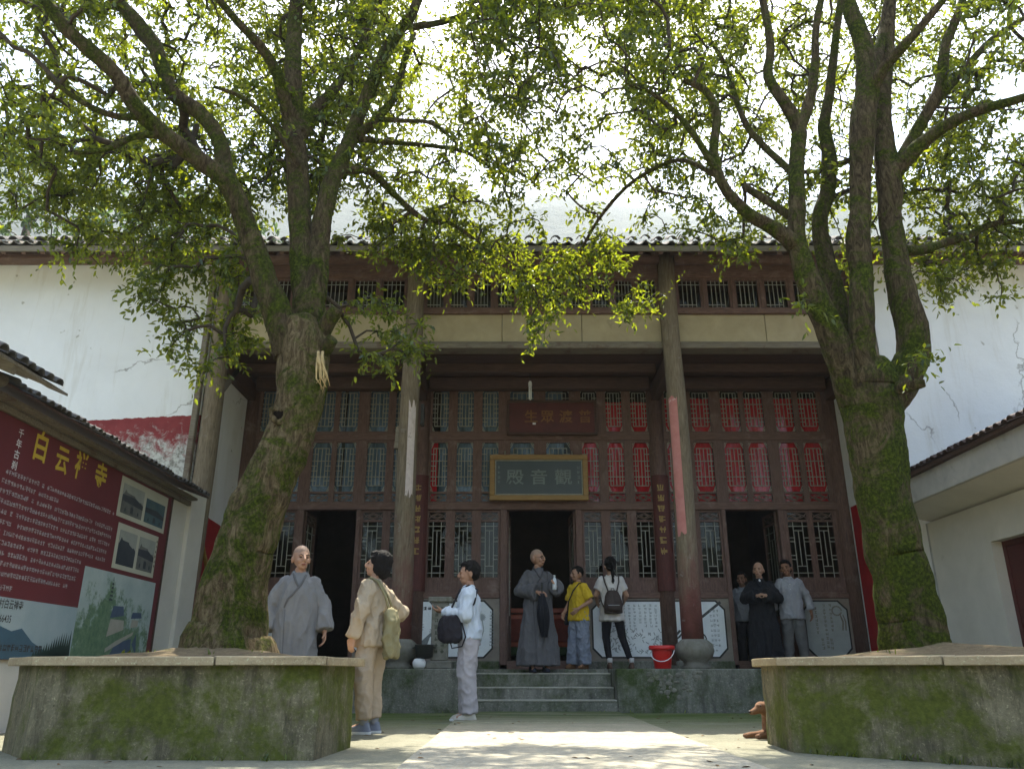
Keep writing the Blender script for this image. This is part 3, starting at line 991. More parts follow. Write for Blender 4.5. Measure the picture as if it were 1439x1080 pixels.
# ------------------------------------------------------------------ things hung on the hall
# upper red plaque
P1 = empty('red_plaque')
MB().box(-.045, 1.425, YW - .16, YW - .115, 4.36, 4.90).build('board', mt['plaque_red'], P1, bevel=.006)
fr = MB().box(-.085, 1.465, YW - .175, YW - .11, 4.90, 4.945).box(-.085, 1.465, YW - .175, YW - .11, 4.315, 4.36)
fr.box(-.088, -.045, YW - .172, YW - .113, 4.318, 4.942).box(1.425, 1.468, YW - .172, YW - .113, 4.318, 4.942)
fr.build('frame', mt['wood_dark'], P1, bevel=.006)
faint = M('rubbed_gold_letter', (.25, .13, .03), (.16, .06, .025), 14, .6, 0)
for ch, x in zip('生眾渡普', (.33, .61, .93, 1.26)):
    letters('character', ch, faint, P1, (x, YW - .1615, 4.63), .24, bold=.014)
MB().box(.355, .41, YW - .164, YW - .160, 4.50, 4.535).build('paper_scrap', mt['white_paint'], P1)
for x in (.1, 1.28): MB().bar((x, YW - .09, 4.5), (x, YW - .02, 4.5), .03, .03).build('hanger', mt['black_paint'], P1)
P1.rotation_euler = (R(0), 0, 0)
tag(P1, 'faded red plaque with four rubbed gold characters, hung high above the framed green one', 'plaque')
anchor(P1, (.69, YW - .14, 4.32))
# green plaque in ochre frame
P2 = empty('green_plaque')
X0, X1, Z0, Z1 = -.375, 1.275, 3.175, 3.955
MB().box(X0 + .07, X1 - .07, YW - .19, YW - .165, Z0 + .07, Z1 - .07).build('board', mt['plaque_green'], P2)
f = MB()
f.box(X0, X1, YW - .225, YW - .15, Z0, Z0 + .088).box(X0, X1, YW - .225, YW - .15, Z1 - .088, Z1)
f.box(X0, X0 + .088, YW - .223, YW - .152, Z0 + .088, Z1 - .088).box(X1 - .088, X1, YW - .223, YW - .152, Z0 + .088, Z1 - .088)
f.build('frame', mt['frame_gold'], P2, bevel=.008)
f = MB()
a, b, c, d = X0 + .092, X1 - .092, Z0 + .092, Z1 - .092
f.box(a, b, YW - .205, YW - .19, c, c + .016).box(a, b, YW - .205, YW - .19, d - .016, d).box(a, a + .016, YW - .204, YW - .191, c + .016, d - .016).box(b - .016, b, YW - .204, YW - .191, c + .016, d - .016)
f.build('inner_bead', mt['lattice'], P2)
for ch, x in zip('殿音觀', (.05, .45, .86)):
    letters('character', ch, mt['plaque_letter'], P2, (x, YW - .1915, 3.555), .27, bold=.012, wide=1.12)
sm = MB()
for x in (-.22, 1.12):
    for k in range(4): squiggle(sm, x, 3.74 - .085 * k, .05, 4, YW - .1915, .07)
sm.build('worn_small_writing', mt['plaque_letter'], P2, kind='stuff')
for x in (-.12, 1.02): MB().bar((x, YW - .19, Z1), (x, YW - .05, Z1 + .10), .02, .02).build('hanger', mt['lattice'], P2)
tag(P2, 'dark green plaque in a broad ochre frame over the middle doorway', 'plaque')
anchor(P2, (.45, YW - .19, Z0))
# couplet boards on the inner columns
for x, nm in ((-1.55, 'maroon couplet board with gold characters beside the torn white paper column'), (2.50, 'maroon couplet board with gold characters beside the pink papered column')):
    C = empty('couplet_board')
    b_ = MB()
    for k in range(9):
        t = R(-150 + 120 * k / 8); b_.v += [(x + .165 * math.cos(t), YW + .165 * math.sin(t), 1.72), (x + .165 * math.cos(t), YW + .165 * math.sin(t), 3.62)]
    b_.f = [(2 * k, 2 * k + 2, 2 * k + 3, 2 * k + 1) for k in range(8)]
    n0 = len(b_.v)
    b_.v += [(x + .15 * math.cos(R(-150 + 15 * k)), YW + .15 * math.sin(R(-150 + 15 * k)), z) for k in range(9) for z in (1.72, 3.62)]
    b_.f += [(n0 + 2 * k, n0 + 2 * k + 1, n0 + 2 * k + 3, n0 + 2 * k + 2) for k in range(8)]
    b_.f += [(2 * k, n0 + 2 * k, n0 + 2 * k + 2, 2 * k + 2) for k in range(8)] + [(2 * k + 1, 2 * k + 3, n0 + 2 * k + 3, n0 + 2 * k + 1) for k in range(8)]
    b_.build('board', mt['maroon'], C)
    for k in range(7):
        gs = MB(); squiggle(gs, x - .02, 3.40 - .175 * k, .115, 6, YW - .1665, .085)
        gs.build('character', mt['gold'], C)
    tag(C, nm, 'couplet', 'couplet boards on the inner columns')
    anchor(C, (x, YW - .15, 1.72))
# spiral lamp hanging from the porch ceiling
L_ = empty('energy_saving_lamp')
MB().tube([(.30, 12.42, 5.18), (.30, 12.42, 5.02)], .006, 6).build('cord', mt['black_paint'], L_)
MB().lathe([(.018, 4.93), (.03, 4.95), (.03, 5.0), (.018, 5.03)], 12, (.30, 12.42, 0)).build('socket', mt['white_paint'], L_, smooth=True)
b_ = MB()
for dx in (-.014, .014): b_.tube([(.30 + dx, 12.42, 4.94), (.30 + dx, 12.42, 4.72)], .011, 8)
b_.tube([(.286, 12.42, 4.72), (.30, 12.42, 4.71), (.314, 12.42, 4.72)], .011, 8)
b_.build('bulb', mt['white_paint'], L_, smooth=True)
tag(L_, 'unlit white energy saving bulb hanging on a cord from the porch ceiling', 'lamp')
anchor(L_, (.30, 12.42, 5.18))
# altar inside the middle doorway
A = empty('altar_table')
oran = M('orange_red_lacquer', (.42, .075, .02), (.24, .035, .012), 7, .45, .3, 40, spec=.5)
MB().box(-.8, 1.75, 14.9, 15.7, 1.50, 1.58).build('table_top', oran, A, bevel=.01)
for k in range(4):
    x = -.75 + .62 * k
    MB().box(x, x + .58, 14.98, 15.02, .92, 1.48).build('carved_front', oran, A, bevel=.012)
    MB().box(x + .06, x + .52, 14.955, 14.985, 1.0, 1.40).build('raised_panel', M('dark_red_lacquer', (.22, .03, .012), (.14, .02, .01), 14, .5, .6, 30) if k == 0 else bpy.data.materials['dark_red_lacquer'], A, bevel=.02)
MB().box(-.78, 1.73, 14.97, 15.65, .78, .915).build('plinth', M('green_painted_plinth', (.06, .09, .03), (.03, .05, .02), 6, .6, .1), A, bevel=.01)
for x in (-.74, 1.62): MB().box(x, x + .08, 14.94, 15.6, .56, .78).build('leg', oran, A)
tag(A, 'orange red carved altar table standing inside the middle doorway', 'altar')
anchor(A, (.47, 15.3, .56))
# red banners on the two return walls
for sx, lab in ((-1, 'red cloth banner with a gold stroke on the return wall behind the mossy trunk'), (1, 'tall red banner hung along the right end of the porch')):
    Bn = empty('red_banner')
    if sx < 0:
        b_ = MB(); n = 8
        for k in range(n):
            y = 11.72 + 1.35 * k / (n - 1); wob = .012 * math.sin(k * 2.1)
            b_.v += [(-4.606 + wob, y, .9), (-4.606 + wob, y, 2.72 - .10 * k / (n - 1)), (-4.592 + wob, y, .9), (-4.592 + wob, y, 2.72 - .10 * k / (n - 1))]
        for k in range(n - 1):
            a = 4 * k; b_.f += [(a, a + 1, a + 5, a + 4), (a + 2, a + 6, a + 7, a + 3), (a + 1, a + 3, a + 7, a + 5), (a, a + 4, a + 6, a + 2)]
        b_.build('cloth', mt['red_cloth'], Bn)
        s_ = MB().tube([(-4.575, 11.86, 2.34), (-4.575, 12.02, 2.12), (-4.575, 12.16, 1.98), (-4.575, 12.28, 1.99), (-4.575, 12.30, 2.12)], [.018, .03, .035, .03, .012], 8)
        s_.build('gold_stroke', mt['gold'], Bn)
        anchor(Bn, (-4.6, 12.4, .9))
    else:
        b_ = MB(); n = 8
        for k in range(n):
            y = 11.75 + 1.3 * k / (n - 1); wob = .012 * math.sin(k * 1.7)
            b_.v += [(5.602 + wob, y, .62), (5.602 + wob, y, 3.05), (5.588 + wob, y, .62), (5.588 + wob, y, 3.05)]
        for k in range(n - 1):
            a = 4 * k; b_.f += [(a, a + 4, a + 5, a + 1), (a + 2, a + 3, a + 7, a + 6), (a + 1, a + 5, a + 7, a + 3), (a, a + 2, a + 6, a + 4)]
        b_.build('cloth', mt['red_cloth'], Bn)
        anchor(Bn, (5.6, 12.4, .62))
    tag(Bn, lab, 'banner')


# ================================================================== walled side with the notice board
SX = -4.45
Wn = empty('screen_wall')
MB().box(SX - .30, SX, 6.2, 10.86, -.05, 2.74).build('wall', mt['wing_wall'], Wn)
MB().box(SX - .30, SX + .05, 10.86, 11.38, -.05, 2.86).build('end_pier', mt['wing_wall'], Wn, bevel=.008)
MB().box(SX + .002, SX + .05, 6.2, 10.84, 2.635, 2.70).build('beam', mt['wood_grey'], Wn, bevel=.006)
MB().box(SX + .055, SX + .15, 6.2, 10.8, 2.70, 2.732).build('batten', mt['wood_grey'], Wn, bevel=.004)
rf = MB().add([(SX + .28, 6.2, 2.755), (SX + .28, 10.85, 2.755), (SX - .5, 10.85, 3.04), (SX - .5, 6.2, 3.04), (SX + .28, 6.2, 2.735), (SX + .28, 10.85, 2.735), (SX - .5, 10.85, 3.015), (SX - .5, 6.2, 3.015)],
              [(0, 1, 2, 3), (7, 6, 5, 4), (0, 4, 5, 1), (1, 5, 6, 2), (2, 6, 7, 3), (3, 7, 4, 0)]).build('roof', mt['wood_dark'], Wn)
st_c = tile_arc(.05, .22, True, n=6).mesh('tile', mt['tile'])
sa = math.atan2(.32, .88)
for k in range(42):
    y = 6.25 + .11 * k
    for c_ in range(2):
        link('tile', st_c, rf, (SX + .31 - c_ * .2 + random.uniform(-.025, .015), y, 2.748 + c_ * .2 * .364 + random.uniform(0, .012)), (sa + R(random.uniform(-3, 3)), R(random.uniform(-5, 5)), R(90 + random.uniform(-4, 4))))
tag(Wn, 'white side wall with a narrow tiled coping that carries the notice board', 'wall')
anchor(Wn, (SX, 8.6, 0))

# --- the notice board
def side(u, v, x):
    """where a sighted direction meets the plane at x"""
    y = 540.0 - v
    den = FPX * math.cos(PITCH) - y * math.sin(PITCH)
    d = x * den / (u - 719.5)
    return d, EYE + d * (FPX * math.sin(PITCH) + y * math.cos(PITCH)) / den


NB = empty('notice_board')
BX = SX + .03
RT = (R(90), 0, R(90))
sign_red = M('printed_maroon', (.16, .038, .044), (.13, .030, .036), 1.5, .5, 0, spec=.3)
MB().box(SX + .003, BX, 6.35, 10.25, .60, 2.625).build('panel', sign_red, NB)
for a, b in ((10.251, 10.285), (6.32, 6.349)):
    MB().box(SX + .002, BX + .012, a, b, .58, 2.64).build('edge_frame', mt['wood_dark'], NB)
def flat(name, y0, y1, z0, z1, m, lift, parent=NB):
    return MB().box(BX + lift - .002, BX + lift, y0, y1, z0, z1).build(name, m, parent)
for ch, (u, v), s_ in (('白', (57, 630), .30), ('云', (87, 648), .28), ('禅', (114, 658), .30), ('寺', (141, 672), .30)):
    d, z = side(u, v, BX)
    letters('character', ch, mt['gold_bright'], NB, (BX + .003, d, z), s_, RT, bold=.025, wide=.85)
for k, ch in enumerate('千年古刹'):
    letters('character', ch, mt['white_paint'], NB, (BX + .003, 6.90, 2.515 - .098 * k), .085, RT, bold=.012)
white_ink = M('white_print', (.42, .38, .39), (.34, .31, .32), 5, .6, 0)


def glyph_row(mb, y0, y1, z, s, gap=.1, xx=None):
    """a line of unreadably small printed characters"""
    y = y0
    xx = xx or BX + .003
    while y < y1:
        if random.random() > gap:
            for _ in range(3):
                t = random.uniform(-.45, .45) * s
                mb.add([(xx, y - s * .40, z + t), (xx, y + s * .40, z + t), (xx, y + s * .40, z + t + s * .13), (xx, y - s * .40, z + t + s * .13)], [(0, 1, 2, 3)])
            for _ in range(2):
                t = random.uniform(-.4, .3) * s
                mb.add([(xx + .0003, y + t, z - s * .45), (xx + .0003, y + t + s * .15, z - s * .45), (xx + .0003, y + t + s * .15, z + s * .45), (xx + .0003, y + t, z + s * .45)], [(0, 1, 2, 3)])
        y += s * 1.02


ends = [8.80, 7.7, 8.82, 8.82, 8.82, 8.78, 8.80, 8.30, 8.28, 8.27, 8.12]
for k in range(11):
    gm = MB(); glyph_row(gm, 6.82 if k == 0 else (6.44 if k % 4 else 6.52), ends[k], 2.15 - .085 * k, .043, .07)
    gm.build('text_line', white_ink, NB, kind='stuff')
gm = MB(); glyph_row(gm, 6.5, 7.25, 1.19, .05, 0); gm.build('text_line', white_ink, NB, kind='stuff')
# landscape printed along the foot of the board
def sky_print():
    m, nt, ns, lk, bs = nodes_of('printed_misty_sky')
    vec = coords(nt, (1, 1, 1), world_space=True)
    c = ramp(nt, noise(nt, vec, 1.6, 4, .6), [(.3, (.26, .36, .40)), (.7, (.40, .48, .50))])
    lk.new(c, bs.inputs['Base Color']); bs.inputs['Roughness'].default_value = .5
    return m
flat('printed_sky', 6.36, 8.40, .605, 1.115, sky_print(), .0030)
mount = M('printed_blue_hills', (.085, .16, .22), (.06, .115, .16), 3, .5, 0)
pts = [(6.36, 1.02), (6.7, 1.0), (6.95, .97), (7.15, .88), (7.35, .84), (7.5, .87), (7.7, .76), (7.9, .70), (8.1, .66), (8.3, .62)]
mm = MB()
for (a, za), (b, zb) in zip(pts[:-1], pts[1:]):
    mm.add([(BX + .0045, a, .606), (BX + .0045, b, .606), (BX + .0045, b, zb), (BX + .0045, a, za)], [(0, 1, 2, 3)])
mm.build('printed_hills', mount, NB)
tm = MB(); trees_p = M('printed_dark_trees', (.03, .06, .05), (.02, .04, .035), 6, .5, 0)
for k in range(16):
    y = 7.75 + .04 * k; h = .05 + .018 * k * (.6 + .4 * random.random())
    tm.add([(BX + .0055, y - .04, .607), (BX + .0055, y + .04, .607), (BX + .0055, y + .004, .60 + h + .03)], [(0, 1, 2)])
tm.build('printed_pines', trees_p, NB)
letters('address_line', '阳县杜村乡黄岗村白云禅寺', mt['ink'], NB, (BX + .0052, 7.02, 1.055), .088, RT, bold=.01, wide=.82)
letters('telephone_line', '15955666435', mt['ink'], NB, (BX + .0052, 7.12, .935), .088, RT, bold=.006, wide=.8)
gm = MB(); glyph_row(gm, 6.80, 6.92, .70, .075, 0, BX + .0062); glyph_row(gm, 7.05, 7.85, .70, .06, 0, BX + .0062)
gm.build('text_line', mt['ink'], NB, kind='stuff')
# two cards of old photographs
card = M('printed_cream_card', (.52, .52, .42), (.46, .46, .37), 3, .5, 0)
oldph = M('printed_old_photo_grey', (.20, .21, .19), (.07, .075, .075), 3, .5, 0)
darkp = M('printed_old_photo_dark', (.035, .045, .06), (.06, .07, .08), 6, .5, 0)
blup = M('printed_photo_blue', (.05, .10, .14), (.10, .15, .15), 5, .5, 0)
palep = M('printed_photo_sky', (.36, .38, .34), (.26, .28, .26), 3, .5, 0)
for y0, y1, z0, z1, n in ((8.86, 10.14, 2.145, 2.60, 0), (8.95, 10.02, 1.585, 2.085, 1)):
    cd = flat('photo_card', y0, y1, z0, z1, card, .0030)
    mid = (y0 + y1) / 2
    for s_, (a, b) in enumerate(((y0 + .07, mid - .03), (mid + .04, y1 - .06))):
        zt = z1 - (.07 if s_ == 0 or n else .12)
        flat('old_photograph', a, b, z0 + .05, zt, (oldph, blup, darkp, oldph)[2 * n + s_], .0040, cd)
        rr = MB()
        h = zt - z0 - .05
        prof = [(a, .55), (a + .12 * (b - a), .80), (a + .2 * (b - a), .72), (a + .55 * (b - a), .70), (a + .7 * (b - a), .52), (a + .88 * (b - a), .58), (b, .5)]
        for (p, za), (q, zb) in zip(prof[:-1], prof[1:]):
            rr.add([(BX + .0052, p, z0 + .05 + h * za), (BX + .0052, q, z0 + .05 + h * zb), (BX + .0052, q, zt), (BX + .0052, p, zt)], [(0, 1, 2, 3)])
        rr.build('photo_sky', palep if not (n == 0 and s_ == 1) else blup, cd)
        rr = MB()
        rr.add([(BX + .0055, a + .0, z0 + .05 + h * .42), (BX + .0055, b, z0 + .05 + h * .34), (BX + .0055, b, z0 + .05 + h * .48), (BX + .0055, a + .6 * (b - a), z0 + .05 + h * .64), (BX + .0055, a, z0 + .05 + h * .62)], [(0, 1, 2, 3, 4)])
        for k in (.2, .5, .8):
            yy = a + k * (b - a); w = .035 if k == .5 else .016; hh = .24 if k == .5 else .14
            rr.add([(BX + .0055, yy - w, z0 + .06 + h * .05), (BX + .0055, yy + w, z0 + .06 + h * .05), (BX + .0055, yy + w, z0 + .06 + h * hh), (BX + .0055, yy, z0 + .06 + h * (hh + .06)), (BX + .0055, yy - w, z0 + .06 + h * hh)], [(0, 1, 2, 3, 4)])
        rr.build('photo_building', darkp, cd)
gm = MB()
for k in range(6): glyph_row(gm, 9.99, 10.0, 2.02 - .06 * k, .035, 0, BX + .0055)
gm.build('caption', mt['ink'], NB, kind='stuff')
# watercolour of a pagoda on a wooded slope
def wash():
    m, nt, ns, lk, bs = nodes_of('printed_watercolour')
    vec = coords(nt, (1, 1, 1), world_space=True)
    x, y, z = sepz(nt, vec)[:3]
    sky_c = ramp(nt, noise(nt, vec, 3, 4, .6), [(.3, (.33, .42, .42)), (.7, (.46, .54, .52))])
    gr_ = ramp(nt, noise(nt, vec, 16, 7, .75), [(.25, (.05, .11, .075)), (.5, (.12, .21, .12)), (.8, (.26, .34, .22))])
    k = mth(nt, 'ADD', mth(nt, 'MULTIPLY', noise(nt, vec, 5.5, 6, .7), .9), mth(nt, 'MULTIPLY', mth(nt, 'SUBTRACT', 1.38, z), .5))
    k = mth(nt, 'ADD', k, mth(nt, 'MULTIPLY', mth(nt, 'ABSOLUTE', mth(nt, 'SUBTRACT', y, 9.05)), -.22))
    c = mix(nt, ramp(nt, k, [(.42, 0), (.52, 1)]), sky_c, gr_)
    lk.new(c, bs.inputs['Base Color']); bs.inputs['Roughness'].default_value = .5
    return m
pc = flat('watercolour', 8.40, 10.13, .62, 1.535, wash(), .0035)
pg = MB()
for k in range(5):
    z = 1.24 + .042 * k; w = .042 - .005 * k
    pg.add([(BX + .0055, 9.05 - w, z), (BX + .0055, 9.05 + w, z), (BX + .0055, 9.05 + w * .7, z + .02), (BX + .0055, 9.05 - w * .7, z + .02)], [(0, 1, 2, 3)])
pg.add([(BX + .0055, 9.04, 1.45), (BX + .0055, 9.06, 1.45), (BX + .0055, 9.05, 1.50)], [(0, 1, 2)])
pg.build('painted_pagoda', darkp, pc)
rb = M('painted_blue_roof', (.08, .12, .19), (.06, .09, .15), 8, .5, 0); rwh = M('painted_pale_wall', (.42, .40, .34), (.34, .33, .28), 8, .5, 0)
for nm, m_, polys in (('painted_roofs', rb, [[(9.10, 1.06), (9.42, 1.10), (9.38, 1.20), (9.14, 1.19)], [(9.6, 1.08), (9.88, 1.10), (9.85, 1.16), (9.63, 1.15)], [(9.2, .66), (9.72, .66), (9.68, .86), (9.32, .80)], [(9.72, .80), (9.86, .68), (9.8, .92)]]),
                      ('painted_walls', rwh, [[(9.08, .86), (9.46, .95), (9.44, 1.05), (9.12, 1.05)], [(9.1, .70), (9.35, .78), (9.7, .90), (9.72, .94), (9.3, .82), (9.1, .74)], [(9.62, .98), (9.8, 1.0), (9.8, 1.07), (9.63, 1.07)]])):
    mb = MB()
    for pl in polys: mb.add([(BX + .0052 + (.0006 if nm == 'painted_walls' else 0), y, z) for y, z in pl], [tuple(range(len(pl)))])
    mb.build(nm, m_, pc)
tag(NB, 'large maroon printed board with gold title, small white text, old photographs and a watercolour', 'notice board')
anchor(NB, (BX, 8.3, .6))

# --- eave of the gatehouse beside the notice board
G = empty('gatehouse_eave')
pA = [(-4.10, 5.0), (-3.62, 6.02)]
gw = mt['wood_grey']
sl = .42
def gpt(x, y): return 2.68 + (-3.70 - x) * sl
for k in range(6):
    x1 = -3.70 - k * .19; x0 = x1 - .18
    e = 6.32 - (.12 if k % 2 else 0) - random.uniform(0, .08)
    MB().add([(x0, 3.2, gpt(x0, 0)), (x1, 3.2, gpt(x1, 0)), (x1, e, gpt(x1, 0)), (x0, e, gpt(x0, 0)), (x0, 3.2, gpt(x0, 0) - .022), (x1, 3.2, gpt(x1, 0) - .022), (x1, e, gpt(x1, 0) - .022), (x0, e, gpt(x0, 0) - .022)],
             [(0, 1, 2, 3), (7, 6, 5, 4), (0, 4, 5, 1), (1, 5, 6, 2), (2, 6, 7, 3), (3, 7, 4, 0)]).build('roof_board', gw, G)
for y in (3.6, 4.3, 5.0, 5.6):
    MB().bar((-3.74, y, gpt(-3.74, 0) - .06), (-4.85, y, gpt(-4.85, 0) - .06), .06, .07).build('rafter', gw, G)
MB().tube([(-4.15, 3.2, 2.73), (-4.15, 6.1, 2.73)], .055, 10).build('purlin', gw, G, smooth=True)
MB().box(-4.80, -4.55, 5.3, 5.55, -.05, 3.02).build('gate_post', gw, G, bevel=.01)
MB().tube([(-4.62, 5.5, 2.05), (-4.52, 5.62, 2.30), (-4.34, 5.72, 2.58), (-4.17, 5.75, 2.70)], [.05, .045, .04, .04], 8).build('curved_brace', gw, G, smooth=True)
gt = tile_arc(.06, .26, True, n=6).mesh('tile', mt['tile'])
for k in range(24):
    for c_ in range(3):
        link('tile', gt, G, (-3.68 - c_ * .22 + random.uniform(-.02, .02), 3.25 + .122 * k, gpt(-3.68 - c_ * .22, 0) + .0 + random.uniform(0, .008)), (math.atan(sl), 0, R(90)))
tag(G, 'weathered plank eave of a gatehouse jutting out above the notice board', 'eave')
anchor(G, (-4.6, 4.6, 0))

# ================================================================== low white wing on the right
V = empty('side_wing')
VX = 5.95
MB().box(VX, VX + .25, 9.98, 11.42, -.05, 2.50).build('wall', mt['wing_wall'], V)
MB().box(VX, VX + .25, 4.0, 8.9, -.05, 2.50).build('wall', mt['wing_wall'], V)
MB().box(VX, VX + .25, 8.9, 9.98, 2.02, 2.50).build('wall', mt['wing_wall'], V)
MB().box(VX - .001, VX + .30, 11.421, 11.468, -.05, 2.50).build('end_strip', mt['fascia'], V)
rd = M('dark_red_door_paint', (.10, .022, .018), (.07, .016, .014), 5, .5, .15, 40, (1, 1, 5))
dr = MB().box(VX + .14, VX + .18, 8.97, 9.91, 0, 1.95).build('door', rd, V)
MB().box(VX + .13, VX + .21, 8.90, 8.97, 0, 2.02).build('door_frame', rd, V)
MB().box(VX + .13, VX + .21, 9.91, 9.98, 0, 2.02).build('door_frame', rd, V)
MB().box(VX + .13, VX + .21, 8.97, 9.91, 1.952, 2.02).build('door_frame', rd, V)
sf = MB().add([(VX + .2, 4, 2.48), (VX + .2, 11.42, 2.48), (5.46, 11.42, 2.66), (5.46, 4, 2.66), (VX + .2, 4, 2.56), (VX + .2, 11.42, 2.56), (5.46, 11.42, 2.74), (5.46, 4, 2.74)],
              [(0, 1, 2, 3), (7, 6, 5, 4), (0, 4, 5, 1), (1, 5, 6, 2), (2, 6, 7, 3), (3, 7, 4, 0)]).build('soffit', mt['wing_wall'], V)
MB().box(5.40, 5.458, 4, 11.42, 2.64, 2.965).build('fascia', mt['fascia'], V, bevel=.006)
MB().box(5.33, 5.52, 4, 11.42, 2.968, 3.0).build('eave_board', mt['wood_dark'], V)
rf = MB().add([(5.33, 4, 3.01), (5.33, 11.42, 3.01), (8.3, 11.42, 4.1), (8.3, 4, 4.1), (5.33, 4, 3.002), (5.33, 11.42, 3.002), (8.3, 11.42, 4.05), (8.3, 4, 4.05)],
              [(0, 1, 2, 3), (7, 6, 5, 4), (0, 4, 5, 1), (1, 5, 6, 2), (2, 6, 7, 3), (3, 7, 4, 0)]).build('roof', mt['wood_dark'], V)
dark_tile = M('dark_red_brown_tile', (.075, .05, .045), (.04, .028, .026), 9, .8, .3, 60)
wt = tile_arc(.058, .30, True, n=6).mesh('tile', dark_tile)
va = math.atan2(1.09, 2.97)
for k in range(53):
    y = 4.05 + .139 * k
    for c_ in range(2):
        link('tile', wt, rf, (5.30 + c_ * .26 + random.uniform(-.012, .012), y, 3.005 + c_ * .26 * .367 + random.uniform(0, .006)), (va, 0, R(-90)))
tag(V, 'low white rendered wing with deep soffit, dark tile edge and red door', 'building')
anchor(V, (VX, 8, 0))

# ================================================================== planters
def poly_offset(poly, d):
    """grow a counter-clockwise convex polygon by d"""
    n = len(poly); out = []
    for i in range(n):
        p0 = Vector(poly[i - 1]); p1 = Vector(poly[i]); p2 = Vector(poly[(i + 1) % n])
        e1 = (p1 - p0).normalized(); e2 = (p2 - p1).normalized()
        n1 = Vector((e1.y, -e1.x)); n2 = Vector((e2.y, -e2.x))
        b = (n1 + n2); b = b / max(b.length_squared, 1e-6) * 2
        out.append(tuple(p1 + b * d))
    return out


def planter(poly, cen, label, joints, hz=.545):
    pl = empty('tree_planter')
    bd = MB()
    n = len(poly)
    inner = poly_offset(poly, -.24)
    rows = [-.05, .10, .22, .34, .46, hz]
    per = []
    for i in range(n):
        a = Vector(poly[i]); b = Vector(poly[(i + 1) % n]); m = max(2, int((b - a).length / .10))
        for k in range(m): per.append(a.lerp(b, k / m))
    npz = len(per)
    for r_, z in enumerate(rows):
        for p_ in per:
            j = .010 if 0 < r_ < len(rows) - 1 else .004
            bd.v.append((p_.x + random.uniform(-j, j), p_.y + random.uniform(-j, j), z))
    for r_ in range(len(rows) - 1):
        for k in range(npz):
            a = r_ * npz
            bd.f.append((a + k, a + (k + 1) % npz, a + npz + (k + 1) % npz, a + npz + k))
    bd.f.append(tuple(range((len(rows) - 1) * npz, len(rows) * npz)))
    bd.build('wall', mt['planter'], pl)
    outer = poly_offset(poly, .065)
    for i in range(n):
        j = (i + 1) % n
        cuts = [0] + joints.get(i, []) + [1]
        for a, b in zip(cuts[:-1], cuts[1:]):
            oa = Vector(outer[i]).lerp(Vector(outer[j]), a); ob = Vector(outer[i]).lerp(Vector(outer[j]), b)
            ia = Vector(inner[i]).lerp(Vector(inner[j]), a); ib = Vector(inner[i]).lerp(Vector(inner[j]), b)
            g_ = (ob - oa).normalized() * .006
            dz = random.uniform(-.004, .006)
            sb = MB(); m = 7
            top = []
            for k in range(m):
                t = k / (m - 1)
                po = (oa + g_).lerp(ob - g_, t); pi_ = (ia + g_).lerp(ib - g_, t)
                w1 = random.uniform(-.006, .006)
                po = po + (po - pi_).normalized() * w1
                sb.v += [(po.x, po.y, hz - .004 + dz), (po.x, po.y, hz + .048 + dz + random.uniform(-.003, .002)), (pi_.x, pi_.y, hz + .056 + dz), (pi_.x, pi_.y, hz - .004 + dz)]
            for k in range(m - 1):
                c_ = 4 * k
                sb.f += [(c_, c_ + 4, c_ + 5, c_ + 1), (c_ + 1, c_ + 5, c_ + 6, c_ + 2), (c_ + 2, c_ + 6, c_ + 7, c_ + 3), (c_ + 3, c_ + 7, c_ + 4, c_)]
            sb.f += [(0, 1, 2, 3), tuple(4 * (m - 1) + q for q in (3, 2, 1, 0))]
            sb.build('coping_slab', mt['cap'], pl, bevel=.004)
    so = MB(); rings = 6; m = 36
    inn = []
    for k in range(m):
        t = 2 * math.pi * k / m; d = Vector((math.cos(t), math.sin(t))); best = 9
        for i in range(n):
            a = Vector(inner[i]) - Vector(cen); b = Vector(inner[(i + 1) % n]) - Vector(cen); e = b - a
            den = d.x * e.y - d.y * e.x
            if abs(den) < 1e-6: continue
            s1 = (a.x * e.y - a.y * e.x) / den; s2 = (a.x * d.y - a.y * d.x) / den
            if s1 > 0 and -1e-3 <= s2 <= 1.001: best = min(best, s1)
        inn.append(d * (best + .02))
    so.v.append((cen[0], cen[1], .72))
    for r_ in range(1, rings + 1):
        for k in range(m):
            q = inn[k] * (r_ / rings)
            so.v.append((cen[0] + q.x, cen[1] + q.y, .58 + .12 * (1 - r_ / rings) + random.uniform(-.012, .012)))
    for k in range(m): so.f.append((0, 1 + k, 1 + (k + 1) % m))
    for r_ in range(rings - 1):
        for k in range(m):
            a = 1 + r_ * m; so.f.append((a + k, a + m + k, a + m + (k + 1) % m, a + (k + 1) % m))
    so.build('soil', mt['soil'], pl, smooth=True)
    tag(pl, label, 'planter', 'raised planters round the trees')
    anchor(pl, (cen[0], cen[1], 0))
    return pl


planter([(-2.97, 5.33), (-1.20, 5.29), (-1.14, 6.15), (-1.40, 7.25), (-2.30, 7.62), (-3.20, 7.20), (-3.42, 5.86)], (-2.3, 6.5),
        'mossy cement planter with straight front edge round the leaning tree by the notice board', {0: [.62], 3: [.5]})
planter([(3.20, 4.46), (4.5, 4.5), (5.15, 5.5), (5.1, 7.0), (4.2, 7.9), (2.9, 7.62), (1.91, 6.50), (1.87, 5.79)], (3.35, 6.5),
        'mossy cement planter round the many stemmed tree in front of the low white wing', {7: [.55], 0: [.5], 4: [.5]})

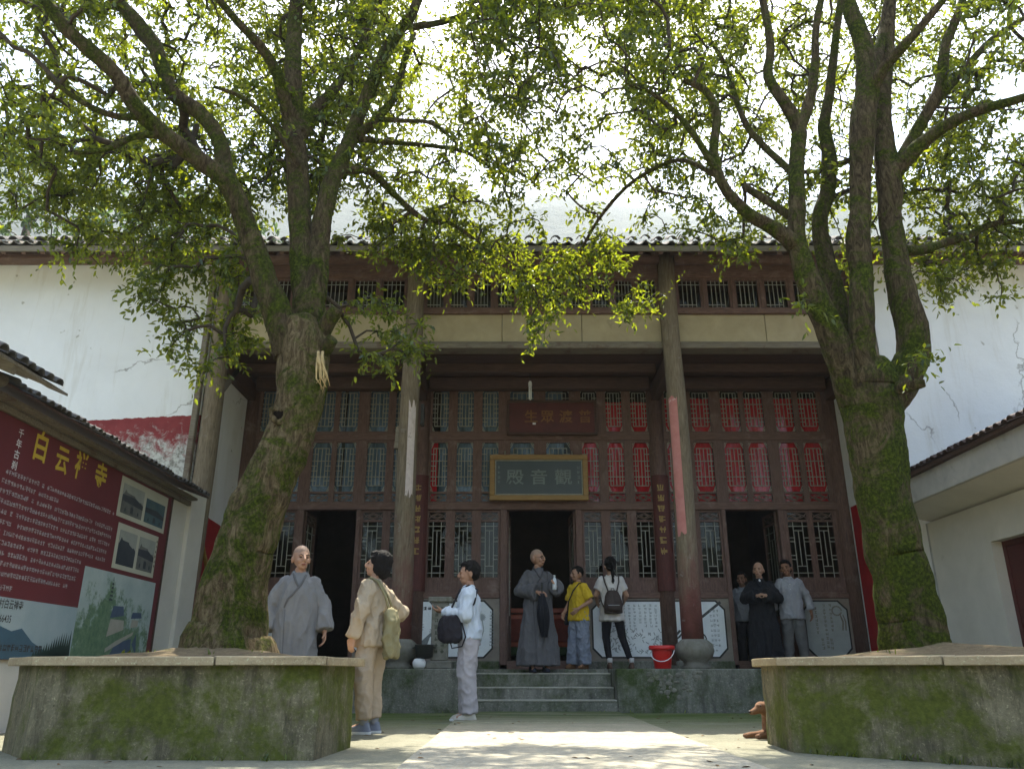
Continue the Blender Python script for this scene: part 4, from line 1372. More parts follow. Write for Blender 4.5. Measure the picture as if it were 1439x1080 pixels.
# ================================================================== small things on the terrace
S = empty('stone_stele')
x, y = -.985, 11.42
MB().box(x - .17, x + .17, y - .13, y + .13, FLOOR - .004, FLOOR + .10).build('foot', mt['stone'], S, bevel=.015)
MB().box(x - .115, x + .115, y - .085, y + .085, FLOOR + .10, FLOOR + .86).build('shaft', mt['stone'], S, bevel=.012)
MB().box(x - .165, x + .165, y - .115, y + .115, FLOOR + .86, FLOOR + .935).build('cap', mt['stone'], S, bevel=.015)
gm = MB()
for cx_ in (x - .045, x + .04):
    for k in range(8): squiggle(gm, cx_, FLOOR + .78 - .08 * k, .05, 5, y - .0865)
gm.build('carved_writing', M('dark_carving', (.07, .075, .05), (.05, .055, .04), 10, .9, 0), S, kind='stuff')
tag(S, 'short grey stone pillar with carved writing, square foot and flat cap', 'stele')
anchor(S, (x, y, FLOOR))
Bw = empty('white_jar')
MB().lathe([(.06, 0), (.085, .03), (.09, .08), (.07, .12), (.055, .13)], 18, (-1.24, 11.28, FLOOR)).build('body', mt['white_paint'], Bw, smooth=True)
tag(Bw, 'squat white jar on the terrace edge under the blackened pot', 'jar'); anchor(Bw, (-1.24, 11.28, FLOOR))
Pt = empty('cooking_pot')
MB().lathe([(.07, 0), (.115, .02), (.125, .16), (.132, .17), (.128, .18), (.115, .165), (.105, .03), (.01, .025)], 20, (-1.18, 11.30, FLOOR + .128)).build('body', mt['black_paint'], Pt, smooth=True)
for s_ in (-1, 1): MB().tube([(-1.18 + s_ * .12, 11.27, FLOOR + .27), (-1.18 + s_ * .155, 11.28, FLOOR + .265), (-1.18 + s_ * .155, 11.32, FLOOR + .265), (-1.18 + s_ * .12, 11.33, FLOOR + .27)], .007, 6).build('handle', mt['black_paint'], Pt)
tag(Pt, 'small blackened round pot beside the stone pillar', 'pot'); anchor(Pt, (-1.18, 11.30, FLOOR + .128))
Bk = empty('bucket')
x, y = 2.02, 11.32
redp = M('red_plastic', (.56, .018, .016), (.48, .014, .013), 3, .35, .05, 60, spec=.5)
MB().lathe([(.105, 0), (.11, .004), (.142, .285), (.142, .29), (.136, .29), (.105, .012), (.002, .01)], 28, (x, y, FLOOR)).build('body', redp, Bk, smooth=True)
MB().lathe([(.142, .235), (.170, .24), (.176, .255), (.172, .292), (.145, .296), (.143, .29)], 28, (x, y, FLOOR)).build('rim', redp, Bk, smooth=True)
hp = []
for k in range(11):
    t = math.pi * k / 10
    hp.append((x + .165 * math.cos(t), y - .165 * math.sin(t) * .98, FLOOR + .245 - .15 * math.sin(t) + .04 * math.cos(t)))
MB().tube(hp, .006, 6).build('handle', mt['white_paint'], Bk, smooth=True)
tag(Bk, 'bright red plastic bucket with white handle at the terrace edge', 'bucket'); anchor(Bk, (x, y, FLOOR))


# ================================================================== trees
from mathutils import noise as mnoise


def limb(spec, name, mat, parent, n=24, rough=.05, flare=False):
    """spec: (u, v, distance, width in sighted px) stations, resampled to a smooth tapered limb"""
    P = [at(u, v, d) for u, v, d, w in spec]
    rr = []
    for (u, v, d, w) in spec:
        y = 540.0 - v
        rr.append(w * (.42 if flare else .385) * d / (FPX * math.cos(PITCH) - y * math.sin(PITCH)))
    pts, rad = [], []
    m = len(P)
    for i in range(m - 1):
        p0, p1, p2, p3 = P[max(i - 1, 0)], P[i], P[i + 1], P[min(i + 2, m - 1)]
        k = max(2, int((p2 - p1).length / .10))
        for s_ in range(k):
            t = s_ / k
            q = .5 * ((2 * p1) + (p2 - p0) * t + (2 * p0 - 5 * p1 + 4 * p2 - p3) * t * t + (3 * p1 - p0 - 3 * p2 + p3) * t ** 3)
            pts.append(q); rad.append(rr[i] * (1 - t) + rr[i + 1] * t)
    pts.append(P[-1]); rad.append(rr[-1])
    for i in range(1, len(pts) - 1):
        pts[i] = pts[i] + Vector((random.uniform(-1, 1), random.uniform(-1, 1), random.uniform(-1, 1))) * rad[i] * .05
    big = rad[0] > .06
    seg = n if big else 9
    mb = MB()
    if big:
        # dense skin with long ridges, hollows and small knobs
        fp, fr_ = [], []
        for i in range(len(pts) - 1):
            for q in range(3):
                fp.append(pts[i].lerp(pts[i + 1], q / 3)); fr_.append(rad[i] * (1 - q / 3) + rad[i + 1] * q / 3)
        fp.append(pts[-1]); fr_.append(rad[-1])
        mb.tube(fp, fr_, seg)
        so = Vector((random.uniform(0, 50), 0, 0))
        n_all = len(fp)
        for i in range(n_all):
            for k in range(seg):
                v_ = Vector(mb.v[i * seg + k]); c_ = fp[i]; d_ = v_ - c_
                q = Vector((v_.x * 3.0, v_.y * 3.0, v_.z * 1.1)) + so
                q2 = Vector((v_.x * 9, v_.y * 9, v_.z * 2.4)) + so
                q3 = Vector((v_.x * 24, v_.y * 24, v_.z * 10)) + so
                f_ = 1 + .09 * mnoise.noise(q) + .085 * mnoise.noise(q2) + .045 * mnoise.noise(q3)
                if flare and v_.z < 1.25:
                    ang_ = math.atan2(d_.y, d_.x)
                    f_ += max(0, (1.25 - v_.z) / .7) ** 2 * (.05 + .12 * math.sin(ang_ * 5 + so.x))
                mb.v[i * seg + k] = tuple(c_ + d_ * f_)
    else:
        mb.tube(pts, [r_ * random.uniform(.95, 1.07) for r_ in rad], seg, jit=rough)
    o = mb.build(name, mat, parent, smooth=True)
    return o, pts, rad


def leaf_mesh(name, pos, dirs, nrm, size, mat, parent, width=.44, kind='stuff'):
    """many leaves as one mesh: each leaf two folded quads"""
    n = len(pos)
    side_ = np.cross(dirs, nrm); side_ /= np.linalg.norm(side_, axis=1)[:, None] + 1e-9
    up = np.cross(side_, dirs)
    L = size[:, None]; Wd = L * width * .5
    V_ = np.empty((n, 6, 3))
    fold = up * (Wd * .25)
    V_[:, 0] = pos
    V_[:, 1] = pos + dirs * L * .32 + side_ * Wd * .92 + fold
    V_[:, 2] = pos + dirs * L * .70 + side_ * Wd * .72 + fold * .8 - up * L * .04
    V_[:, 3] = pos + dirs * L - up * L * .12
    V_[:, 4] = pos + dirs * L * .70 - side_ * Wd * .72 + fold * .8 - up * L * .04
    V_[:, 5] = pos + dirs * L * .32 - side_ * Wd * .92 + fold
    F = np.empty((n, 2, 4), dtype=np.int64)
    b = np.arange(n) * 6
    F[:, 0] = np.stack([b, b + 1, b + 2, b + 3], 1)
    F[:, 1] = np.stack([b, b + 3, b + 4, b + 5], 1)
    me = bpy.data.meshes.new(name)
    me.vertices.add(n * 6); me.vertices.foreach_set('co', V_.reshape(-1).astype(np.float32))
    me.loops.add(n * 8); me.loops.foreach_set('vertex_index', F.reshape(-1).astype(np.int32))
    me.polygons.add(n * 2)
    me.polygons.foreach_set('loop_start', (np.arange(n * 2) * 4).astype(np.int32))
    me.update(calc_edges=True)
    me.materials.append(mat)
    o = link(name, me, parent)
    o['kind'] = kind
    return o


def grow(tree, limbs, attract, seed, leaves_per, lsize, mat_leaf, mat_bark, hang=(), sprig=.30, twig_r=.0055, droop=.35):
    """join every foliage clump to the nearest wood by a curved twig, thicken by load, then leaf it out"""
    rg = np.random.default_rng(seed)
    nodes = []; par = []; lock = []
    for pts, rad in limbs:
        prev = -1
        for p_, r_ in zip(pts, rad):
            nodes.append(np.array(p_)); par.append(prev); lock.append(r_); prev = len(nodes) - 1
    A = np.array(attract)
    N = np.array(nodes)
    d0 = np.sqrt(((A[:, None] - N[None]) ** 2).sum(-1)).min(1)
    order = np.argsort(d0)
    cap_n = len(N) + len(A) * 6 + 10
    buf = np.zeros((cap_n, 3)); buf[:len(N)] = N; cnt = len(N)
    load = np.zeros(cap_n)
    paths = []
    for ai in order:
        a = A[ai]
        dd = ((buf[:cnt] - a) ** 2).sum(1)
        # prefer wood that lies lower / further in, so twigs run outward
        dd = dd + .25 * np.maximum(0, buf[:cnt, 2] - a[2] + .05) ** 2
        j = int(dd.argmin())
        b = buf[j].copy()
        L = np.linalg.norm(a - b)
        if L < .05: continue
        m = 2 if L < .35 else (3 if L < .8 else 5)
        ids = [j]
        bow = rg.normal(0, .07, 3) * L + np.array([0, 0, .10 * L])
        for s_ in range(1, m + 1):
            t = s_ / m
            p_ = b + (a - b) * t + bow * math.sin(math.pi * t) + (rg.normal(0, .025, 3) * L if s_ < m else 0)
            buf[cnt] = p_; par.append(ids[-1]); lock.append(0); ids.append(cnt); cnt += 1
        paths.append(ids)
    for ids in paths:
        k = ids[-1]
        seen = 0
        while k >= 0 and seen < 400:
            load[k] += 1; k = par[k]; seen += 1
    tw = MB()
    node_r = {}
    for ids in paths:
        cap_r = lock[ids[0]] * .62 if lock[ids[0]] > 0 else node_r.get(ids[0], .05)
        rad = []
        for k in ids:
            r_ = min(max(.0028, twig_r * load[k] ** .46), cap_r); cap_r = r_; rad.append(r_); node_r[k] = r_
        rad[0] = min(rad[0], rad[1] * 1.25) if len(rad) > 1 else rad[0]
        tw.tube([buf[k] for k in ids], rad, 5, cap=False)
    tw.build('twigs', mat_bark, tree, smooth=True, kind='stuff')
    # leaves: a few sprigs per clump
    cen = A; nC = len(cen)
    P_, D_, N_, S_ = [], [], [], []
    for c in cen:
        k = int(leaves_per * rg.uniform(.6, 1.4))
        ns = max(3, k // 7)
        for s_ in range(ns):
            dirv = rg.normal(0, 1, 3); dirv[2] = dirv[2] * .7 - droop * .4; dirv /= np.linalg.norm(dirv)
            ln = sprig * rg.uniform(.5, 1.15)
            for q in range(k // ns):
                t = (q + rg.uniform(0, 1)) / (k // ns)
                p_ = c + dirv * ln * t + np.array([0, 0, -.10 * t * t * ln])
                ld = dirv * .55 + rg.normal(0, .75, 3); ld[2] -= droop
                ld /= np.linalg.norm(ld)
                nn = rg.normal(0, .55, 3) + np.array([0, 0, 1.0]); nn -= ld * nn.dot(ld); nn /= np.linalg.norm(nn) + 1e-9
                P_.append(p_); D_.append(ld); N_.append(nn); S_.append(lsize * rg.uniform(.65, 1.25))
    leaf_mesh('crown', np.array(P_), np.array(D_), np.array(N_), np.array(S_), mat_leaf, tree)
    return len(P_)


def ell(n, c, r, rg, shell=.35, zmin=None):
    out = []
    while len(out) < n:
        p = rg.normal(0, 1, 3); p /= np.linalg.norm(p)
        p *= (shell + (1 - shell) * rg.uniform(0, 1) ** .5)
        q = np.array(c) + p * np.array(r)
        if zmin is None or q[2] > zmin: out.append(q)
    return out


def clumps(spots, rg, n=5, s=.16):
    out = []
    for (u, v, d) in spots:
        p = np.array(at(u, v, d))
        for k in range(n): out.append(p + rg.normal(0, s, 3))
    return out


# ---- left tree: one leaning trunk, three main limbs
LT = empty('broadleaf_tree')
D0 = 6.6
trunk, tp, trd = limb([(312, 940, D0, 168), (314, 915, D0, 144), (319, 880, D0, 120), (327, 830, D0, 108), (343, 770, D0, 97), (369, 700, D0, 88), (394, 640, D0, 86), (419, 570, D0, 80), (425, 525, D0, 84), (425, 490, D0, 84), (424, 462, D0, 70), (424, 445, D0, 40)], 'trunk', mt['bark_l'], LT, 72, flare=True)
Lspec = [
    [(405, 500, 6.58, 56), (390, 440, 6.5, 52), (374, 400, 6.45, 46), (352, 333, 6.4, 40), (326, 267, 6.3, 36), (300, 240, 6.2, 32), (222, 181, 6.0, 30), (185, 141, 5.8, 30), (163, 104, 5.7, 27), (126, 70, 5.6, 26), (93, 41, 5.5, 24), (55, -10, 5.4, 20), (10, -70, 5.3, 14)],
    [(330, 280, 6.32, 34), (316, 235, 6.35, 30), (307, 193, 6.4, 28), (281, 159, 6.4, 27), (244, 133, 6.4, 28), (230, 100, 6.4, 28), (215, 59, 6.4, 27), (185, 22, 6.4, 24), (155, -10, 6.4, 22), (120, -80, 6.4, 15)],
    [(432, 500, 6.65, 60), (436, 440, 6.7, 58), (426, 370, 6.75, 48), (419, 259, 6.8, 38), (413, 167, 6.9, 38), (411, 93, 6.9, 30), (415, 18, 7.0, 26), (420, -80, 7.0, 18)],
    [(409, 175, 6.88, 26), (389, 104, 6.6, 20), (367, 67, 6.4, 18), (333, 30, 6.2, 15), (300, -10, 6.0, 12)],
    [(424, 190, 6.85, 24), (440, 158, 7.0, 20), (481, 111, 7.3, 17), (511, 56, 7.5, 14), (532, 0, 7.7, 11)],
    [(436, 450, 6.65, 46), (448, 370, 6.7, 40), (452, 315, 6.75, 34), (466, 259, 6.8, 30), (488, 205, 6.9, 27), (509, 151, 7.0, 25), (526, 110, 7.0, 22), (548, 60, 7.1, 21), (579, 20, 7.1, 18), (600, -40, 7.1, 12)],
    [(503, 190, 6.9, 18), (529, 167, 7.0, 15), (557, 132, 7.1, 14), (567, 91, 7.2, 12), (582, 47, 7.3, 10)],
    [(486, 238, 6.88, 17), (522, 242, 7.1, 13), (548, 267, 7.3, 13), (579, 296, 7.4, 11), (601, 310, 7.5, 9), (630, 312, 7.6, 7), (665, 335, 7.7, 6)],
    [(505, 195, 6.92, 12), (560, 201, 7.2, 9), (607, 205, 7.4, 8), (655, 214, 7.5, 7), (690, 236, 7.6, 5)],
    [(529, 167, 7.0, 10), (567, 170, 7.0, 8), (607, 173, 7.0, 7), (640, 200, 7.0, 5)],
    [(575, 40, 7.1, 14), (592, 36, 7.1, 13), (623, 31, 7.2, 11), (670, 13, 7.3, 9), (705, -5, 7.4, 7)],
    [(245, 195, 6.05, 16), (222, 190, 6.0, 14), (185, 193, 5.9, 12), (148, 211, 5.8, 10), (104, 215, 5.7, 7)],
    [(200, 160, 5.9, 15), (175, 165, 5.8, 13), (148, 159, 5.7, 12), (104, 137, 5.6, 9), (67, 107, 5.5, 7)],
    [(430, 250, 6.8, 12), (392, 190, 6.5, 9), (345, 140, 6.3, 8), (300, 122, 6.2, 6)],
    [(450, 470, 6.62, 34), (463, 450, 6.55, 28), (474, 434, 6.5, 24)],
    [(445, 505, 6.6, 30), (460, 486, 6.5, 26), (468, 476, 6.45, 22)],
]
Ll = [(tp, trd)]
for sp in Lspec:
    o, p_, r_ = limb(sp, 'limb', mt['bark_limb_backlit'], trunk)
    Ll.append((p_, r_))
# knot hole on the trunk: a raised lip round a ball coloured as the hollow's shade
kc = at(401, 592, D0) + Vector((.0, -.205, 0))
lip = []
for k in range(15):
    t = 2 * math.pi * k / 14
    hx = .062 * math.sin(t) ** 3 * 1.05; hz = .055 * math.cos(t) - .022 * math.cos(2 * t) - .010 * math.cos(3 * t)
    lip.append((kc.x + hx * 1.15, kc.y + .006 - .4 * (hx * hx), kc.z + hz * 1.15))
MB().tube(lip, [.024 + .007 * math.sin(k * 2.3) for k in range(15)], 8, cap=False).build('knot_lip', mt['bark_l'], trunk, smooth=True)
MB().ball((kc.x, kc.y + .038, kc.z), (.060, .055, .066), 14, 9).build('painted_hollow_shade', M('hollow_shade_colour', (.010, .008, .006), (.016, .012, .009), 9, 1, .4, 40, spec=0), trunk, smooth=True)
# pale torn bark hanging from the stub
strip = MB()
s0 = at(450, 500, 6.42)
for k in range(7):
    a = s0 + Vector((random.uniform(-.03, .03), random.uniform(-.03, .0), random.uniform(-.03, .06)))
    strip.tube([a, a + Vector((random.uniform(-.01, .05), -.02, -.10)), a + Vector((random.uniform(0, .09), -.02, -.2)), a + Vector((random.uniform(.0, .10), -.01, -.27 - random.uniform(0, .08)))], [.014, .010, .007, .003], 6)
strip.build('torn_bark', M('pale_dead_wood', (.48, .36, .17), (.30, .21, .09), 14, .9, .4, 50), trunk, smooth=True)
rl = np.random.default_rng(3)
att = ell(820, (-3.6, 6.9, 6.95), (2.7, 2.0, 2.1), rl, .45, 4.75) + ell(540, (-1.15, 7.5, 6.9), (2.0, 1.8, 2.1), rl, .45, 4.85)
att += ell(150, (-4.3, 7.4, 5.6), (1.3, 1.2, 1.1), rl, .2, 4.5)
att += clumps([(215, 395, 7.0), (245, 430, 7.0), (262, 455, 7.0), (290, 480, 7.0), (310, 500, 7.0), (325, 440, 7.1), (280, 395, 7.1), (240, 365, 7.1), (355, 410, 7.2), (300, 350, 7.2), (220, 345, 7.2), (275, 340, 7.1), (330, 380, 7.2), (250, 320, 7.2), (340, 465, 7.3)], rl, 5, .13)
att += clumps([(500, 450, 7.3), (525, 465, 7.3), (550, 480, 7.4), (565, 500, 7.4), (535, 505, 7.4), (510, 490, 7.3), (560, 455, 7.4)], rl, 3, .12)
att += clumps([(760, 445, 7.9), (745, 405, 7.9), (790, 395, 7.9), (770, 365, 7.9), (720, 365, 7.9), (700, 350, 7.9), (680, 375, 8.0), (650, 350, 8.0), (640, 380, 8.0), (610, 355, 8.0), (590, 330, 8.0), (560, 340, 7.9), (620, 320, 7.9), (690, 320, 7.9), (735, 325, 7.9), (765, 415, 7.9), (600, 380, 8.0), (540, 310, 7.7), (660, 300, 7.9)], rl, 5, .14)
att += [q for q in ell(420, (-2.9, 8.3, 8.9), (3.2, 2.2, 1.5), rl, .2) if q[0] < -1.3]
att = [q for q in att if not (q[0] > -.5 and q[1] > 8.15) and not (q[1] < 6.75 and -3.3 < q[0] < -.5)]
print('left leaves', grow(LT, Ll, att, 21, 56, .068, mt['leaf'], mt['twig']))
tag(LT, 'leaning broadleaf tree with a heart shaped knot hole in its mossy trunk', 'tree', 'old trees in planters')
anchor(LT, tuple(at(314, 915, D0)))

# ---- right tree: short trunk splitting into upright stems
RTr = empty('broadleaf_tree')
D1 = 6.9
trunk, tp, trd = limb([(1292, 940, D1, 124), (1289, 918, D1, 110), (1279, 870, D1, 98), (1264, 800, D1, 90), (1247, 730, D1, 86), (1235, 660, D1, 86), (1226, 600, D1, 90), (1223, 565, D1, 98), (1222, 535, D1, 96), (1220, 510, D1, 60)], 'trunk', mt['bark_r'], RTr, 72, flare=True)
Rspec = [
    [(1240, 575, 6.88, 62), (1268, 535, 6.85, 62), (1282, 500, 6.82, 58), (1281, 460, 6.8, 56), (1270, 420, 6.8, 52), (1262, 385, 6.8, 46), (1258, 350, 6.8, 42), (1250, 300, 6.8, 38), (1250, 262, 6.8, 42), (1243, 207, 6.8, 36), (1240, 148, 6.85, 30), (1246, 80, 6.9, 24), (1252, 0, 6.9, 18), (1256, -90, 6.9, 12)],
    [(1250, 250, 6.78, 34), (1290, 207, 6.6, 26), (1327, 178, 6.4, 22), (1375, 155, 6.2, 18), (1439, 137, 6.0, 15), (1500, 110, 5.9, 11)],
    [(1262, 232, 6.75, 26), (1282, 195, 6.7, 22), (1309, 148, 6.6, 21), (1324, 111, 6.6, 19), (1328, 67, 6.6, 17), (1348, 15, 6.6, 14), (1370, -60, 6.6, 10)],
    [(1306, 155, 6.6, 17), (1353, 100, 6.8, 14), (1394, 56, 7.0, 12), (1440, 25, 7.2, 9)],
    [(1270, 352, 6.85, 20), (1300, 350, 7.0, 18), (1327, 341, 7.2, 16), (1364, 330, 7.3, 14), (1394, 315, 7.4, 12), (1445, 310, 7.5, 9)],
    [(1222, 545, 6.85, 52), (1213, 490, 6.75, 44), (1211, 430, 6.7, 44), (1210, 380, 6.7, 40), (1206, 335, 6.7, 44), (1209, 296, 6.7, 38), (1209, 237, 6.7, 38), (1213, 178, 6.7, 46), (1219, 115, 6.7, 40), (1212, 56, 6.7, 32), (1192, 5, 6.7, 26), (1180, -70, 6.7, 18)],
    [(1222, 130, 6.68, 26), (1242, 96, 6.5, 20), (1272, 63, 6.3, 17), (1320, 7, 6.1, 13), (1350, -30, 6.0, 9)],
    [(1224, 110, 6.72, 24), (1240, 50, 6.9, 18), (1250, -10, 7.0, 14)],
    [(1205, 570, 6.9, 62), (1186, 510, 6.85, 58), (1165, 461, 6.8, 50), (1143, 410, 6.75, 46), (1128, 371, 6.72, 40), (1120, 333, 6.7, 32), (1120, 278, 6.7, 29), (1120, 222, 6.75, 27), (1122, 178, 6.8, 26), (1097, 136, 6.8, 19), (1079, 107, 6.8, 18), (1083, 67, 6.8, 16), (1075, 15, 6.8, 13), (1060, -50, 6.8, 9)],
    [(1122, 185, 6.8, 22), (1138, 141, 6.8, 19), (1145, 93, 6.8, 16), (1147, 37, 6.8, 13), (1160, -30, 6.8, 10)],
    [(1116, 345, 6.7, 34), (1090, 322, 6.65, 28), (1062, 307, 6.6, 24), (1035, 285, 6.55, 20), (1012, 252, 6.5, 18), (1003, 211, 6.5, 17), (1007, 159, 6.5, 15), (990, 126, 6.5, 13), (960, 113, 6.5, 10)],
    [(1010, 245, 6.5, 15), (975, 189, 6.4, 12), (950, 159, 6.4, 10), (915, 130, 6.4, 8), (880, 118, 6.4, 6)],
    [(1116, 245, 6.72, 15), (1075, 207, 7.0, 12), (1050, 178, 7.1, 11), (1035, 141, 7.2, 10), (1020, 93, 7.3, 8), (1000, 60, 7.4, 6)],
    [(1112, 305, 6.72, 16), (1080, 283, 6.9, 15), (1046, 262, 7.1, 13)],
    [(1185, 470, 6.95, 36), (1170, 400, 7.05, 34), (1156, 345, 7.1, 31), (1152, 305, 7.1, 29), (1163, 270, 7.1, 27), (1166, 222, 7.15, 25), (1158, 178, 7.2, 22), (1164, 141, 7.2, 18), (1172, 74, 7.2, 15), (1180, 10, 7.2, 12), (1190, -60, 7.2, 8)],
    [(1008, 248, 6.5, 10), (964, 226, 6.8, 8), (927, 233, 7.1, 7.5), (880, 263, 7.4, 7), (840, 310, 7.7, 6), (812, 360, 7.9, 5)],
    [(1265, 545, 6.6, 26), (1285, 540, 6.45, 22), (1300, 538, 6.4, 14)],
]
Rl = [(tp, trd)]
for sp in Rspec:
    o, p_, r_ = limb(sp, 'limb', mt['bark_limb_backlit'], trunk)
    Rl.append((p_, r_))
rr_ = np.random.default_rng(5)
att = ell(580, (3.6, 7.5, 7.2), (2.6, 2.0, 2.2), rr_, .5, 5.1) + ell(400, (1.0, 7.4, 6.9), (1.7, 1.7, 1.8), rr_, .4, 5.3) + ell(100, (5.2, 7.6, 5.6), (1.0, 1.0, .9), rr_, .2, 4.6)
att += clumps([(1030, 350, 7.6), (1022, 335, 7.6), (1045, 330, 7.6), (960, 318, 7.6), (985, 300, 7.6)], rr_, 3, .10)
att += clumps([(1330, 375, 7.5), (1370, 365, 7.5), (1400, 345, 7.6), (1310, 395, 7.4), (1345, 330, 7.5), (1420, 330, 7.6), (1295, 370, 7.4), (1385, 385, 7.6), (1350, 355, 7.5)], rr_, 5, .13)
att += clumps([(820, 400, 7.9), (870, 425, 7.9), (895, 435, 7.9), (850, 372, 7.9), (838, 345, 7.9), (810, 355, 7.9), (860, 345, 7.9), (800, 380, 7.9)], rr_, 4, .09)
att += clumps([(1172, 395, 7.3), (1180, 370, 7.3), (1130, 430, 6.55), (1275, 518, 6.35), (1288, 512, 6.35)], rr_, 1, .05)
att += [q for q in ell(420, (3.7, 8.5, 9.1), (3.0, 2.2, 1.5), rr_, .2) if q[0] > 2.1]
att += ell(170, (.7, 7.0, 7.9), (1.4, 1.0, 1.3), rr_, .2)
att = [q for q in att if not (q[0] < 1.5 and q[1] > 8.15) and not (q[1] < 6.95 and 2.0 < q[0] < 4.4 and q[2] > 4.5)]
print('right leaves', grow(RTr, Rl, att, 33, 52, .068, mt['leaf'], mt['twig']))
tag(RTr, 'broadleaf tree whose dark mossy trunk splits low into several upright stems', 'tree', 'old trees in planters')
anchor(RTr, tuple(at(1289, 918, D1)))

# ---- trees standing behind the hall on the left
rf_ = np.random.default_rng(8)
for (x, y, h, r_, lab) in ((-16.8, 24, 20.0, 4.2, 'pale feathery tree behind the hall roof, the taller of two'), (-11.2, 26, 17.5, 3.2, 'round crowned tree behind the hall roof, the lower of two')):
    bt = empty('background_tree')
    zc = h - r_ * 1.1
    pts = [Vector((x + .12 * math.sin(k), y, zc * k / 8)) for k in range(9)]
    rad = [.28 - .02 * k for k in range(9)]
    MB().tube(pts, rad, 10, jit=.06).build('trunk', mt['twig'], bt, smooth=True)
    a_ = ell(150, (x, y, zc), (r_, r_ * .8, r_ * 1.15), rf_, .3)
    grow(bt, [(pts, rad)], a_, 40, 44, .24, mt['leaf_far'], mt['twig'], sprig=.6, twig_r=.012)
    tag(bt, lab, 'tree')
    anchor(bt, (x, y, 0))

# ================================================================== litter and weeds
rw = np.random.default_rng(77)
n = 150
pos = np.stack([rw.uniform(-3.6, 4.2, n), rw.uniform(4.6, 11.0, n), np.full(n, .028)], 1)
pos[:, 2] = np.where((pos[:, 0] > -.62) & (pos[:, 0] < 1.37), .027, .005)
ang_ = rw.uniform(0, 6.28, n)
dr_ = np.stack([np.cos(ang_), np.sin(ang_), rw.uniform(-.02, .1, n)], 1); dr_ /= np.linalg.norm(dr_, axis=1)[:, None]
nn_ = np.tile(np.array([[0, 0, 1.0]]), (n, 1)) + rw.normal(0, .1, (n, 3))
fl_ = leaf_mesh('fallen_leaves', pos, dr_, nn_, rw.uniform(.03, .06, n), M('dry_leaf', (.20, .12, .05), (.10, .06, .025), 9, .85, 0), None)
tag(fl_, 'dry brown leaves scattered over the courtyard cement', 'leaves', kind='stuff')


def weeds(name, spots, label, seed, hgt=.09):
    rg = np.random.default_rng(seed); P_, D_, N_, S_ = [], [], [], []
    for (x, y, z, k) in spots:
        for q in range(k):
            d = rg.normal(0, .45, 3) + np.array([0, 0, 1.0]); d /= np.linalg.norm(d)
            P_.append((x + rg.normal(0, .025), y + rg.normal(0, .025), z)); D_.append(d)
            nn = rg.normal(0, 1, 3); N_.append(nn / np.linalg.norm(nn)); S_.append(hgt * rg.uniform(.4, 1.2))
    o = leaf_mesh(name, np.array(P_), np.array(D_), np.array(N_), np.array(S_), mt['leaf'], None, .3)
    tag(o, label, 'weeds', kind='stuff')


sp = []
for k in range(26):
    t = rw.uniform(0, 1); sp.append((1.95 + .98 * t, 5.68 - .98 * t, .0, int(rw.uniform(2, 7))))
for k in range(16):
    t = rw.uniform(0, 1); sp.append((-2.9 + 1.7 * t, 5.27, .0, int(rw.uniform(1, 5))))
for k in range(24):
    sp.append((rw.uniform(-4.2, 5.2), 11.07, .0, int(rw.uniform(1, 5))))
weeds('weeds', sp, 'small weeds growing along the foot of the planters and terrace', 4, .045)
sp = [(rw.uniform(-3.0, -1.6), rw.uniform(5.7, 6.3), .60, int(rw.uniform(3, 9))) for k in range(9)] + [(rw.uniform(2.6, 4.0), rw.uniform(5.9, 6.5), .60, int(rw.uniform(3, 9))) for k in range(12)]
weeds('weeds', sp, 'tufts of weeds growing on the planter soil round the trunks', 5, .06)


# ================================================================== people
def fuse(mb, voxel=.008, smooth=2, deci=1.0, name='body'):
    """weld overlapping forms into one continuous skin"""
    me = mb.mesh('raw')
    fix_normals(me)
    o = bpy.data.objects.new('raw', me); COL.objects.link(o)
    r_ = o.modifiers.new('r', 'REMESH'); r_.mode = 'VOXEL'; r_.voxel_size = voxel; r_.adaptivity = 0
    if smooth:
        s_ = o.modifiers.new('s', 'SMOOTH'); s_.iterations = smooth; s_.factor = .5
    if deci < 1:
        d_ = o.modifiers.new('d', 'DECIMATE'); d_.ratio = deci
    dg = bpy.context.evaluated_depsgraph_get()
    out = bpy.data.meshes.new_from_object(o.evaluated_get(dg))
    out.name = name
    bpy.data.objects.remove(o); bpy.data.meshes.remove(me)
    return out


def rope(mb, pts, rad, n=14):
    """limb with rounded ends"""
    mb.tube(pts, rad, n)
    mb.ball(pts[0], rad[0], n, 8); mb.ball(pts[-1], rad[-1], n, 8)


def loft(mb, rings, n=40, fold=None):
    """rings: (cx, cy, z, rx, ry); fold(theta, z) multiplies the radius"""
    vv = []; ff = []
    for cx_, cy_, z, rx, ry in rings:
        for k in range(n):
            t = 2 * math.pi * k / n
            f_ = fold(t, z) if fold else 1
            # slightly boxy section, as a clothed trunk has
            c_, s_ = math.cos(t), math.sin(t)
            e = (abs(c_) ** 2.4 + abs(s_) ** 2.4) ** (-1 / 2.4)
            vv.append((cx_ + rx * f_ * c_ * e, cy_ + ry * f_ * s_ * e, z))
    for i in range(len(rings) - 1):
        for k in range(n):
            ff.append((i * n + k, i * n + (k + 1) % n, (i + 1) * n + (k + 1) % n, (i + 1) * n + k))
    ff.append(tuple(reversed(range(n)))); m = (len(rings) - 1) * n
    ff.append(tuple(range(m, m + n)))
    mb.add(vv, ff)


def subrings(rings, k=5):
    out = []
    for a, b in zip(rings[:-1], rings[1:]):
        for i in range(k):
            t = i / k; out.append(tuple(x * (1 - t) + y * t for x, y in zip(a, b)))
    out.append(rings[-1]); return out


